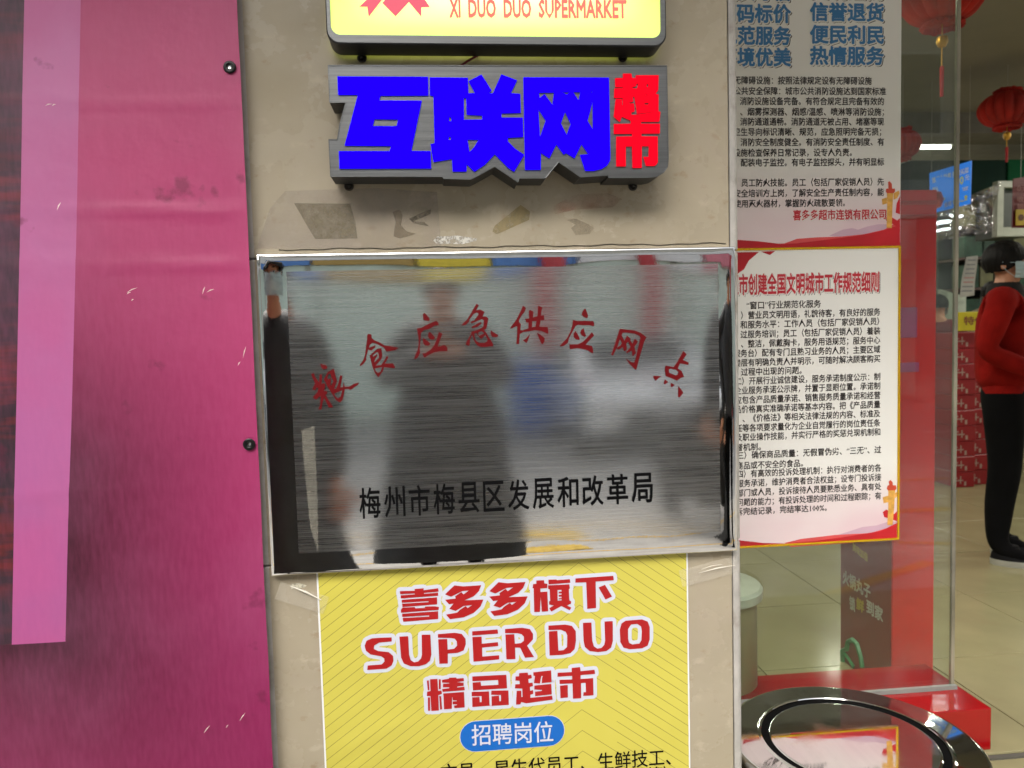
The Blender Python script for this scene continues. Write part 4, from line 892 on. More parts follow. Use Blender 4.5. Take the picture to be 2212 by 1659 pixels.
# white frame of a cabinet right of the plastic wrap
cb = empty('glass_cabinet', (W(2160, 400, 4.3).x, 4.3, 0), 'pale framed cabinet behind the plastic wrap under the green fascia', 'cabinet')
q0 = W(2152, 392, 4.3); q1 = W(2230, 510, 4.3)
MB().box((q0.x, 4.28, q1.z), (q0.x+.05, 4.34, q0.z)).box((q0.x+.051, 4.28, q0.z-.05), (q1.x, 4.34, q0.z)).box((q0.x+.051, 4.28, q1.z), (q1.x, 4.34, q1.z+.07)).build('frame', mat('pale_cabinet_frame', (.42, .45, .38), .4), cb)
MB().box((q0.x+.051, 4.35, q1.z), (q1.x, 4.6, q0.z-.06)).build('dark_back', mat('cabinet_back', (.05, .06, .055), .5), cb)
# dark green shelves with jars
sh = empty('dark_shelf_unit', (W(2110, 600, 5.0).x, 5.0, 0), 'dark green shelf unit with boxed goods behind the hanging price sheet', 'shelf')
s0 = W(2082, 418, 5.0); s1 = W(2290, 505, 5.0); M_sg = mat('dark_green_box', (.02, .055, .035), .35, var=.4, nscale=14)
MB().box((s0.x, 5.35, 0), (s1.x, 5.4, s0.z)).build('back_panel', mat('shelf_back', (.02, .03, .022), .6), sh)
for k in range(6):
    z = s0.z-.02-k*.27
    MB().box((s0.x, 4.98, z-.02), (s1.x, 5.34, z)).build('shelf_board', mat('shelf_board_dark', (.06, .035, .03), .5), sh)
    if k:
        x = s0.x+.03; bi = 0
        while x < s1.x-.1 and z > .1:
            ww = random.uniform(.12, .2); bi += 1; hh = random.uniform(.16, .22)
            o = MB().bbox((x, 5.02, z+.001), (x+ww-.012, 5.2, z+hh), .006, seg=1).build('boxed_good', M_sg if random.random() < .75 else mat('olive_box', (.12, .12, .06), .4, var=.3)); tag(o, 'dark boxed good, %s from the left on the %s shelf' % (('zeroth', 'first', 'second', 'third', 'fourth', 'fifth', 'sixth', 'seventh', 'eighth', 'ninth', 'tenth')[min(bi, 10)], ('', 'top', 'second', 'third', 'fourth', 'lowest')[k]), 'box', 'boxed goods on the dark shelf'); x += ww
# bright aisle behind: shelves, lit strips, bags
ai = empty('lit_shelf_unit', (W(2042, 700, 5.8).x, 5.8, 0), 'brightly lit shelf unit between the red gate cover and the glass edge', 'shelf')
for py, wd_, k in ((427, 40, 1), (475, 46, 1), (508, 40, 1), (531, 60, 1), (549, 46, 0)):
    a = W(2018, py, 5.8); c = W(2018+wd_*.9, py, 5.8)
    MB().bbox((a.x, 5.78, a.z-.012), (c.x, 5.81, a.z+.014), .004, seg=1).build('light_strip', mat('lit_strip', (.8, .8, .8), .4, emit=(1, 1, .72), estr=3.2) if k else mat('lit_strip_cool', (.8, .8, .8), .4, emit=(.7, .85, 1), estr=2.6), ai)
a0 = W(1985, 395, 6.0); a1 = W(2075, 900, 6.0)
MB().box((a0.x, 5.98, a1.z), (a1.x, 6.02, a0.z)).build('back_panel', mat('aisle_back', (.36, .36, .30), .5, var=.35, nscale=8), ai)
for k in range(7):
    a = W(2018, 418+k*20, 5.85); c = W(2056, 418+k*20, 5.85)
    MB().bbox((a.x, 5.84, a.z-.035), (c.x, 5.9, a.z), .002, seg=1).build('shelf_edge', mat('cream_shelf_edge', (.55, .54, .44), .4, var=.2), ai)
M_rg = mat('red_packets', (.33, .04, .035), .35, var=.5, nscale=10)
MB().bbox((W(2020, 580, 5.9).x, 5.86, W(2020, 600, 5.9).z), (W(2062, 580, 5.9).x, 5.95, W(2020, 556, 5.9).z), .01).build('red_packet_row', M_rg, ai)
MB().bbox((W(2043, 580, 5.85).x, 5.80, W(2020, 625, 5.8).z), (W(2062, 580, 5.8).x, 5.84, W(2020, 582, 5.8).z), .004).build('cream_card', mat('cream_card', (.5, .42, .30), .5), ai)
random.seed(9)
for k in range(7):
    zz = W(2018, 418+k*20, 5.85).z
    for q in range(5):
        xx = W(2016, 430, 5.8).x+.02+q*.035
        o = MB().bbox((xx, 5.74, zz+.001), (xx+.028, 5.79, zz+random.uniform(.035, .06)), .004, seg=1).build('packet', mat('packet_%d' % random.randint(0, 4), random.choice([(.5, .05, .04), (.6, .55, .4), (.05, .25, .12), (.6, .4, .05), (.5, .5, .5)]), .35, var=.3, nscale=30), ai)
# carrier-bag curtain: pale printed sheet
def sheet(name, label, cat, corners, Y, m, amp=.01, seed=1, nx=14, nz=24, grp=None, par=None, th=0):
    P = [W(x, y, Y) for x, y in corners]; vs = []
    for j in range(nz+1):
        for i in range(nx+1):
            u, v = i/nx, j/nz; p = P[0].lerp(P[1], u).lerp(P[3].lerp(P[2], u), v)
            p = p+Vector((0, amp*noise.noise(Vector((p.x*9, p.z*5, seed))), 0)); vs.append(p)
    fs = [(j*(nx+1)+i, (j+1)*(nx+1)+i, (j+1)*(nx+1)+i+1, j*(nx+1)+i+1) for j in range(nz) for i in range(nx)]
    if th:
        n = len(vs); vs += [v+Vector((0, th, 0)) for v in vs]; fs += [tuple(i+n for i in f[::-1]) for f in fs]
        bd = [i for i in range(nx)]; 
        fs += [(i, i+1, n+i+1, n+i) for i in range(nx)]+[(nz*(nx+1)+i+1, nz*(nx+1)+i, n+nz*(nx+1)+i, n+nz*(nx+1)+i+1) for i in range(nx)]
        fs += [((j+1)*(nx+1), j*(nx+1), n+j*(nx+1), n+(j+1)*(nx+1)) for j in range(nz)]+[(j*(nx+1)+nx, (j+1)*(nx+1)+nx, n+(j+1)*(nx+1)+nx, n+j*(nx+1)+nx) for j in range(nz)]
    o = raw(name, vs, fs, m, par, smooth=True)
    if label: tag(o, label, cat, grp)
    return o
M_pb = mat('pale_green_printed_bag', (.40, .45, .38), .35, var=.45, nscale=9, bump=.2, bscale=18, dirt=(.05, .16, .09), dscale=9)
sheet('carrier_bag', 'pale carrier bags with green print beside the maroon vest', 'bag', [(2030, 625), (2086, 640), (2078, 830), (2036, 830)], 4.9, M_pb, .03, th=.04)
M_cb = mat('cream_bag', (.42, .41, .33), .3, var=.2, nscale=12, bump=.3, bscale=14)
bg1 = sheet('carrier_bag', 'cream carrier bag with faded red print standing below the hanging bags', 'bag', [(2012, 845), (2066, 842), (2062, 948), (2012, 945)], 4.5, M_cb, .03, 3, th=.12)
for r_ in range(4):
    P0, P1 = W(2016, 880+r_*15+(16 if r_ == 3 else 0), 4.47), W(2044, 880+r_*15+(16 if r_ == 3 else 0), 4.47)
    MB().box((P0.x, 4.455, P0.z-.012), (P1.x, 4.458, P0.z+.006)).build('printed_band', mat('faded_red_print', (.30, .10, .09), .5), bg1)
tag(MB().bbox((W(2012, 960, 4.4).x, 4.35, W(2012, 968, 4.35).z), (W(2064, 960, 4.4).x, 4.8, W(2012, 946, 4.35).z), .01).build('dark_tray', mat('dark_plastic', (.06, .065, .07), .4)), 'dark tray between the cream bag and the white carton', 'tray')
c_ = empty('white_carton', (W(2035, 1050, 4.2).x, 4.2, 0), 'white carton with yellow spot and orange base on the shop floor', 'carton')
z1 = W(2012, 988, 4.0).z; zo = W(2012, 1032, 4.0).z; xa, xb = W(2008, 1000, 4.0).x, W(2040, 1000, 4.0).x
MB().bbox((xa, 4.0, zo), (xb+.14, 4.4, z1), .006).build('box_body', mat('white_card', (.5, .5, .42), .6), c_)
MB().bbox((xa, 3.995, 0), (xb+.145, 4.405, zo-.001), .006).build('orange_base', mat('orange_card', (.40, .17, .03), .6), c_)
MB().lathe([(.0001, -.001), (.03, 0)], (W(2019, 1011, 3.995).x, 3.996, W(2019, 1011, 3.995).z), 16, ax='y').build('yellow_spot', mat('yellow_spot', (.6, .5, .03), .5), c_)

# ------------------------------------------------------------------ EAS gate cover (red)
ga = empty('red_gate_cover', (1.3, 1.1, 0), 'tall red advertising cover with slanting lettering just behind the glass', 'gate cover')
gf = .79
gx0, gxr = W(1928, 1200, gf).x, W(2018, 1200, gf).x; gz1 = W(1980, 410, gf).z
gyb = gf+.31
M_gr2 = mat('bright_red_board', srgb(190, 18, 22), .3, var=.05, nscale=3); M_gr3 = mat('shaded_red_board', srgb(118, 10, 14), .35, var=.08)  # side face gets a darker red for the shade it lies in
MB().bbox((gx0, gf, 0), (gxr, gyb, gz1), .003).build('cover_body', M_gr2, ga)
MB().box((gx0-.003, gf+.004, 0), (gx0-.0005, gyb-.002, gz1-.01)).build('printed_side', M_gr3, ga)
for py in (438, 468): 
    z = W(1980, py, gf).z; MB().bbox((gx0, gf-.004, z-.006), (gxr, gf-.0005, z+.006), .002).build('reflection_band', mat('band_red', srgb(160, 45, 45), .3), ga)  # duller red bands put in for a reflection across the top
M_pv = mat('pale_violet_label', srgb(150, 60, 110), .4)
MB().bbox((gx0+.012, gf-.003, W(0, 785, gf).z), (W(1985, 0, gf).x, gf-.0005, W(0, 712, gf).z), .001, seg=1).build('violet_label', M_pv, ga)
MB().bbox((gx0+.012, gf-.003, W(0, 868, gf).z), (W(1990, 0, gf).x, gf-.0005, W(0, 845, gf).z), .001, seg=1).build('violet_label', M_pv, ga)
M_ad = mat('grey_white_letters', (.5, .47, .42), .5); M_ay = mat('yellow_letter', (.5, .36, .03), .5)
SX = gx0-.0045
def side_text(s, z, y0, y1, h, m, nm='side_lettering', tilt=0):
    vs, fs = text_geo(s, .035); x0 = min(v.x for v in vs); x1 = max(v.x for v in vs); b0 = min(v.y for v in vs); b1 = max(v.y for v in vs)
    out = []
    for v in vs:
        t = (v.x-x0)/(x1-x0); out.append((SX-.001+v.z, y0+(y1-y0)*t, z+((v.y-b0)/(b1-b0)-.5)*h+tilt*t))
    return raw(nm, out, fs, m, ga)
def syz(px, py):
    d = fwd+rgt*(px-1106)/FPX-upv*(py-829.5)/FPX; q = CAM+d*((SX-CAM.x)/d.x); return q
def st(s, pA, pB, h, m):
    a, c = syz(*pA), syz(*pB); side_text(s, a.z, a.y, c.y, h, m, tilt=c.z-a.z)
st('火锅丸子', (1821, 1245), (1881, 1280), .052, M_ad)
st('锁', (1835, 1300), (1848, 1308), .05, M_ad); st('鲜', (1850, 1302), (1867, 1312), .045, M_ay); st('到家', (1872, 1308), (1908, 1330), .05, M_ad)
st('美味加倍', (1842, 1180), (1875, 1205), .03, M_ay)
loop = [syz(x, y) for x, y in ((1822, 1441), (1821, 1405), (1830, 1402), (1833, 1386), (1843, 1382), (1853, 1392), (1861, 1420), (1864, 1441))]
MB().tube([(SX-.001, p.y, p.z) for p in loop], .009, 6).build('green_emblem', mat('green_print', (.03, .2, .07), .4), ga, smooth=True)
MB().tube([syz(1822, 1408), syz(1835, 1425), syz(1845, 1441)], .007, 6).build('green_emblem', mat('green_print', (.03, .2, .07), .4), ga, smooth=True)

# ------------------------------------------------------------------ steel bin
bc = Vector((.733, .055, 0)); bz = .302; br = .260
bn = empty('steel_bin', (bc.x, bc.y, 0), 'round mirror-steel litter bin with an inset swing lid, beside the foot of the pillar', 'bin')
def smudge_steel():
    m = M_mirror.copy(); m.name = 'smudged_steel'; nt = m.node_tree; p = nt.nodes['Principled BSDF']
    tc = nt.nodes.new('ShaderNodeTexCoord'); n = nt.nodes.new('ShaderNodeTexNoise'); n.inputs['Scale'].default_value = 14; n.inputs['Detail'].default_value = 10; n.inputs['Roughness'].default_value = .7
    nt.links.new(tc.outputs['Object'], n.inputs[0]); r = nt.nodes.new('ShaderNodeMapRange'); r.inputs[1].default_value = .45; r.inputs[2].default_value = .7; r.inputs[3].default_value = .025; r.inputs[4].default_value = .13
    nt.links.new(n.outputs[0], r.inputs[0]); nt.links.new(r.outputs[0], p.inputs['Roughness'])
    for b in [x for x in nt.nodes if x.type == 'BUMP']: b.inputs['Strength'].default_value *= .12
    return m
M_bin = smudge_steel()
for _n in M_bin.node_tree.nodes:
    if _n.type == 'MIX': _n.inputs[6].default_value = (.74, .74, .72, 1); _n.inputs[7].default_value = (.84, .84, .81, 1)
MB().lathe([(.246, 0), (.246, bz-.014)], bc, 64).build('bin_body', brushed('bin_body_steel', (.5, .5, .5), .2, .1, 200, 5, .1), bn, smooth=True)
prof = [(.240, bz-.02), (.258, bz-.016), (br, bz-.010), (br-.002, bz-.004), (br-.006, bz-.0008), (br-.010, bz), (br-.012, bz), (.196, bz+.0004), (.1945, bz+.0005), (.192, bz+.0022), (.1885, bz+.0022), (.187, bz+.0005), (.187, bz-.03)]
MB().lathe(prof, bc, 96).build('rim_ring', M_bin, bn, smooth=True)
MB().lathe([(.1866, bz-.002), (.1866, bz-.031), (.12, bz-.05), (.0001, bz-.05)], bc, 48).build('dark_inside', mat('bin_inside', (.004, .004, .004), .8, spec=.05), bn)  # black liner added so the gap round the lid looks shaded
MB().lathe([(.16, bz-.018), (.170, bz-.012), (.1735, bz-.007), (.1725, bz-.003), (.1695, bz-.0015), (.167, bz-.001), (.165, bz-.001), (.0001, bz-.001)], bc, 96).build('swing_lid', M_bin, bn, smooth=True)

# white stool / bucket left behind the glass
bk = G(1592, 1255, .42)
bk.x -= .05
t = empty('white_bucket', (bk.x-.03, bk.y, 0), 'round white lidded tub half hidden behind the pillar edge', 'tub')
MB().lathe([(.12, 0), (.132, .02), (.132, .38)], (bk.x-.03, bk.y, 0), 40).build('tub_body', mat('olive_tub', (.30, .27, .15), .4), t, smooth=True)
MB().lathe([(.135, .38), (.148, .385), (.15, .41), (.143, .42), (.0001, .422)], (bk.x-.03, bk.y, 0), 48).build('lid', mat('white_plastic_lid', (.5, .52, .44), .35), t, smooth=True)

# ------------------------------------------------------------------ lanterns
M_lan = mat('red_lantern_cloth', (.34, .010, .003), .85, var=.5, nscale=6, sub=0, bump=.2, bscale=30, emit=(.35, .012, .003), estr=.0)
M_lan.node_tree.nodes['Principled BSDF'].inputs['Transmission Weight'].default_value = .0
M_lgold = mat('lantern_gold', (.55, .30, .04), .35, .7); M_tas = mat('red_tassel', (.45, .02, .02), .7)
def lantern(px, py, Y, wpx, hpx, label, tas=True, dark=1):
    c = W(px, py, Y); s = (Y-CAM.y)/FPX*1.0; rx, rz = wpx*s/2, hpx*s/2
    t = empty('red_lantern', (c.x, Y, c.z+rz), label, 'lantern', 'red lanterns hanging in the shop')
    prof = []
    for k in range(25):
        a = -math.pi/2+math.pi*k/24; prof.append((max(.0001, rx*math.cos(a)**.8 if math.cos(a) > 0 else .0001), rz*math.sin(a)))
    MB().lathe(prof, c, 96, lobes=16, la=.16).build('lantern_cloth', M_lan, t, smooth=True)
    fr = MB()
    for e in (-1, 1):
        for i in range(28):
            a = 2*math.pi*i/28; r1 = rx*.42; p = c+Vector((r1*math.cos(a), r1*math.sin(a), e*rz*.93)); q = c+Vector((r1*1.25*math.cos(a), r1*1.25*math.sin(a), e*(rz*1.06+.012*random.random())))
            fr.tube([p, q], [rx*.05, rx*.075], 5)
    fr.build('frill', M_lan, t, smooth=True)['kind'] = 'stuff'
    MB().tube([c+Vector((0, 0, rz)), (c.x, Y, 2.76)], .0012, 5).build('string', mat('clear_string', (.4, .4, .35), .3), t)
    if tas:
        k = MB(); z = c.z-rz
        k.lathe([(.0001, 0), (rx*.14, -.01), (rx*.16, -.03), (rx*.1, -.05), (.0001, -.055)], (c.x, Y, z-rz*.3), 16)
        k.tube([(c.x, Y, z), (c.x, Y, z-rz*1.2)], .003, 6)
        k.build('gold_pendant', M_lgold, t, smooth=True)
        MB().tube([(c.x, Y, z-rz*1.2), (c.x, Y, z-rz*1.25), (c.x, Y, z-rz*2.1)], [.003, .009, .007], 8).build('tassel', M_tas, t)
lantern(2036, -22, 1.7, 160, 150, 'large red lantern at the top, crossing the glass edge')
lantern(2176, 236, 3.0, 104, 76, 'red lantern with gold pendant hanging free at the upper right')
lantern(1950, 312, 3.2, 66, 62, 'small red lantern behind the glass beside the upper notice board', tas=False)

# ------------------------------------------------------------------ hanging signs
bs = empty('blue_hanging_sign', tuple(W(2050, 375, 3.0)), 'bright blue hanging sign with white and yellow lines', 'sign')
def quad3(corn, Ys, th, m, nm, par):
    P = [W(x, y, Y) for (x, y), Y in zip(corn, Ys)]; b = MB(); n = (P[1]-P[0]).cross(P[3]-P[0]).normalized()*th
    b.add(P+[p+n for p in P], [(0, 1, 2, 3), (7, 6, 5, 4), (0, 4, 5, 1), (1, 5, 6, 2), (2, 6, 7, 3), (3, 7, 4, 0)]); return b.build(nm, m, par)
BQ = [(2007.7, 374), (2097.9, 347), (2095.4, 440), (2009, 462)]; BYs = [3.3, 3.0, 3.0, 3.3]
quad3(BQ, BYs, .006, mat('sign_blue', srgb(30, 110, 205), .35, var=.08, emit=(.012, .16, .6), estr=.35), 'sign_board', bs)
BP = [W(x, y, Y)+Vector((0, -.006, 0)) for (x, y), Y in zip(BQ, BYs)]
def bt(s, u0, u1, v, h, m):
    vs, fs = text_geo(s, .03); x0 = min(p.x for p in vs); x1 = max(p.x for p in vs); y0 = min(p.y for p in vs); y1 = max(p.y for p in vs); out = []
    for p in vs:
        u = u0+(u1-u0)*(p.x-x0)/(x1-x0); vv = v-h*((p.y-y0)/(y1-y0)-.5); out.append(BP[0].lerp(BP[1], u).lerp(BP[3].lerp(BP[2], u), vv))
    raw('sign_text', out, fs, m, bs)
M_sw = mat('sign_white', (.75, .8, .85), .4); M_sy = mat('sign_yellow', (.75, .78, .08), .4)
bt('饿了么外卖 随时买菜', .05, .93, .20, .14, M_sw); bt('首单最高立减', .05, .62, .44, .14, M_sw); bt('20', .64, .82, .40, .19, M_sy); bt('元', .85, .95, .37, .13, M_sw)
bt('30', .30, .49, .67, .18, M_sy); bt('分钟急速送到家', .51, .93, .62, .10, M_sw); bt('全城', .35, .54, .87, .13, M_sw); bt('免配送费', .56, .92, .84, .13, M_sy)
MB().tube([W(2012, 373, 3.28), (W(2012, 373, 3.28).x, 3.28, 2.74)], .001, 4).tube([W(2094, 349, 3.0), (W(2094, 349, 3.0).x, 3.0, 2.74)], .001, 4).build('hanging_line', mat('clear_string', (.4, .4, .35), .3), bs)
# red balloon-like toy bit behind the sign's lower-left
o = MB().lathe([(.0001, -.06), (.04, -.045), (.055, 0), (.04, .045), (.0001, .06)], W(2018, 432, 3.15), 20).build('red_ornament', mat('red_orn', srgb(190, 60, 45), .3, var=.5, nscale=12), smooth=True); tag(o, 'small orange-red ornament at the lower left of the blue sign', 'ornament')
# dark red sign at the frame edge
rs = empty('dark_red_sign', tuple(W(2200, 395, 3.4)), 'dark red upright counter sign with yellow emblem cut by the right frame edge', 'sign')
quad3([(2190, 386), (2250, 376), (2250, 492), (2187, 492)], [3.4]*4, .01, mat('counter_red', srgb(110, 18, 20), .4), 'sign_board', rs)
for s, y, h in (('0元', 407, .045), ('收', 430, .04), ('银', 447, .04), ('台', 464, .035)):
    a = W(2197, y, 3.385); text('sign_text', s, a, a+Vector((.09 if len(s) == 2 else .05, 0, 0)), h, mat('dull_pink_print', srgb(150, 90, 85), .5), rs, .02)
a = W(2190, 487, 3.388); MB().bbox((a.x+.01, 3.382, a.z), (a.x+.13, 3.388, a.z+.105), .002, seg=1).build('yellow_emblem', mat('emblem_yellow', (.6, .42, .03), .5), rs)
MB().lathe([(.0001, -.001), (.022, 0)], (a.x+.045, 3.379, a.z+.05), 16, ax='y').build('dark_mark', mat('emblem_dark', (.15, .06, .02), .5), rs)
MB().tube([W(2205, 384, 3.4), (W(2205, 384, 3.4).x, 3.4, 2.74)], .0012, 4).build('hanging_line', mat('clear_string', (.4, .4, .35), .3), rs)
# crumpled clear plastic wrap
def wrap_mat():
    m = bpy.data.materials.new('clear_wrap'); m.use_nodes = True; nt = m.node_tree; N = nt.nodes; L = nt.links; N.remove(N['Principled BSDF'])
    t = N.new('ShaderNodeBsdfTransparent'); t.inputs[0].default_value = (.80, .82, .82, 1); g = N.new('ShaderNodeBsdfGlossy'); g.inputs['Roughness'].default_value = .08; g.inputs[0].default_value = (.9, .9, .95, 1)
    tc = N.new('ShaderNodeTexCoord'); n = N.new('ShaderNodeTexNoise'); n.inputs['Scale'].default_value = 7; n.inputs['Detail'].default_value = 3; n.inputs['Distortion'].default_value = 1.5; L.new(tc.outputs['Object'], n.inputs[0])
    b = N.new('ShaderNodeBump'); b.inputs['Strength'].default_value = 1; b.inputs['Distance'].default_value = .09; L.new(n.outputs[0], b.inputs['Height']); L.new(b.outputs[0], g.inputs['Normal'])
    ms = N.new('ShaderNodeMixShader'); ms.inputs[0].default_value = .32; L.new(t.outputs[0], ms.inputs[1]); L.new(g.outputs[0], ms.inputs[2]); L.new(ms.outputs[0], N['Material Output'].inputs[0]); return m
sheet('plastic_wrap', 'crumpled clear plastic sheet with bright highlights under the blue sign', 'plastic sheet', [(1992, 468), (2150, 398), (2148, 500), (1984, 528)], 3.5, wrap_mat(), .10, 5, 40, 30)
tb = empty('shelf_light_bar', tuple(W(2040, 500, 3.9)), 'string of small bright light bars glittering behind the plastic sheet', 'lamp')
for pts in ([(1998, 434), (2009, 440), (2030, 441), (2042, 435)], [(2045, 436), (2055, 432), (2062, 428)], [(1990, 484), (1996, 478), (2010, 471)], [(2009, 487), (2030, 479), (2050, 477)], [(1995, 500), (2010, 487), (2035, 481), (2053, 479)], [(2052, 464), (2063, 468)], [(2084, 443), (2085, 438)], [(2066, 470), (2079, 466)], [(2020, 500), (2035, 496), (2052, 494)], [(2066, 494), (2074, 492)]):
    MB().tube([W(x+74*0+ (40 if False else 0), y, 3.9) for x, y in pts], .009, 6).build('light_bar', mat('lit_bar', (.8, .8, .8), .4, emit=(.85, .9, 1), estr=3), tb, smooth=True)
# white price sheet
ps = sheet('price_sheet', 'long white printed price sheet hanging left of the woman in red', 'price sheet', [(2088, 555), (2112, 552), (2104, 638), (2072, 643)], 3.7, mat('off_white_paper', (.40, .40, .38), .6, var=.1, nscale=20), .02, 8, th=.001)
for k in range(8):
    a = W(2090-k*2, 562+k*9.5, 3.66); c = W(2107-k*1.1, 561+k*9.3, 3.66)
    MB().box((a.x, 3.655, a.z-.006), (c.x, 3.656, a.z+.004)).build('printed_row', mat('pinkish_print', (.40, .2, .2), .6) if k in (4, 5) else mat('grey_print', (.2, .2, .22), .6), ps)
# yellow price board on the red cartons
yb = empty('yellow_price_board', tuple(W(2105, 712, 3.65)), 'yellow price board with dark characters on top of the red cartons', 'sign')
a = W(2070, 715, 3.6); c = W(2150, 672, 3.6)
MB().bbox((a.x, 3.6, a.z), (c.x, 3.64, c.z), .004).build('board', mat('yellow_board', (.62, .52, .01), .4, var=.08), yb)
text('sign_text', '特价', Vector((W(2082, 693, 3.598).x, 3.598, W(2082, 693, 3.598).z)), Vector((W(2128, 693, 3.598).x, 3.598, W(2082, 693, 3.598).z)), .062, mat('brown_print', (.25, .08, .02), .5), yb, .03)
# red cartons
M_rc = mat('red_carton', (.30, .006, .012), .4, var=.1, nscale=5); M_cw = mat('carton_white_print', (.42, .30, .26), .5)
cy = 3.72; cz = W(2100, 718, cy).z; nC = 10; chh = cz/nC; cxs = [W(2066, 900, cy).x, W(2109, 900, cy).x, W(2150, 900, cy).x, W(2192, 900, cy).x]
proto = None
names = ('left', 'middle', 'right'); ordn = ('bottom', 'second from the floor', 'third from the floor', 'fourth from the floor', 'fifth from the floor', 'sixth from the floor', 'seventh from the floor', 'eighth from the floor', 'ninth from the floor', 'top')
for ci in range(3):
    for k in range(nC):
        wd_ = cxs[1]-cxs[0]-.006
        lab = '%s red carton in the %s stack under the yellow board' % (ordn[k], names[ci])
        if proto is None:
            proto = empty('red_carton', (cxs[0], cy, 0), lab, 'carton', 'red cartons stacked behind the woman in red')
            MB().bbox((cxs[0], cy, .001), (cxs[0]+wd_, cy+.3, chh-.001), .003, seg=1).build('carton_body', M_rc, proto)
            mk = MB(); z0 = chh*.42; x = cxs[0]
            mk.box((x+.0, cy-.0015, z0), (x+.06, cy-.0004, z0+.008)).box((x+.035, cy-.0018, z0-.02), (x+.043, cy-.0005, z0+.035)).box((x+.068, cy-.0016, z0-.035), (x+.083, cy-.0004, z0-.004)).box((x+.0, cy-.0016, z0+.02), (x+.015, cy-.0004, z0+.027))
            mk.build('printed_mark', M_cw, proto); cur = proto
        else:
            cur = proto.copy(); COL.objects.link(cur); cur['label'] = lab
            for ch in proto.children: d = ch.copy(); COL.objects.link(d); d.parent = cur
        cur.location = (cxs[ci]+random.uniform(-.004, .004), cy+ci*.06+random.uniform(-.006, .006), k*chh)

# ------------------------------------------------------------------ people
def skin_mesh(J, E, name, mats, parent, rot, loc, lvl=2, region=None):
    me = bpy.data.meshes.new('s'); ks = list(J); me.from_pydata([J[k][0] for k in ks], [(ks.index(a), ks.index(b)) for a, b in E], [])
    o = bpy.data.objects.new('s', me); COL.objects.link(o)
    o.modifiers.new('k', 'SKIN').use_smooth_shade = True
    sk = me.skin_vertices[0].data
    for i, k in enumerate(ks):
        r = J[k][1]; sk[i].radius = (r, r) if not isinstance(r, tuple) else r
        sk[i].use_root = (i == 0)
    s = o.modifiers.new('u', 'SUBSURF'); s.levels = lvl
    dg = bpy.context.evaluated_depsgraph_get(); dg.update()
    em = bpy.data.meshes.new_from_object(o.evaluated_get(dg)); bpy.data.objects.remove(o)
    vs = [rot @ v.co+loc for v in em.vertices]; fs = [tuple(p.vertices) for p in em.polygons]
    mi = None
    if region: mi = [region(p.center) for p in em.polygons]
    bpy.data.meshes.remove(em)
    return raw(name, vs, fs, mats, parent, smooth=True, midx=mi)
M_skin = mat('skin', srgb(190, 135, 105), .5, var=.08); M_hair = mat('black_hair', (.005, .0045, .0045), .6, spec=.2, var=.3, nscale=60, bump=.5, bscale=80, stretch=(1, 1, .15))
M_mask = mat('pale_blue_mask', (.42, .55, .60), .6, var=.08); M_eyew = mat('eye_white', (.6, .6, .58), .3); M_eyed = mat('eye_dark', (.01, .01, .01), .2)
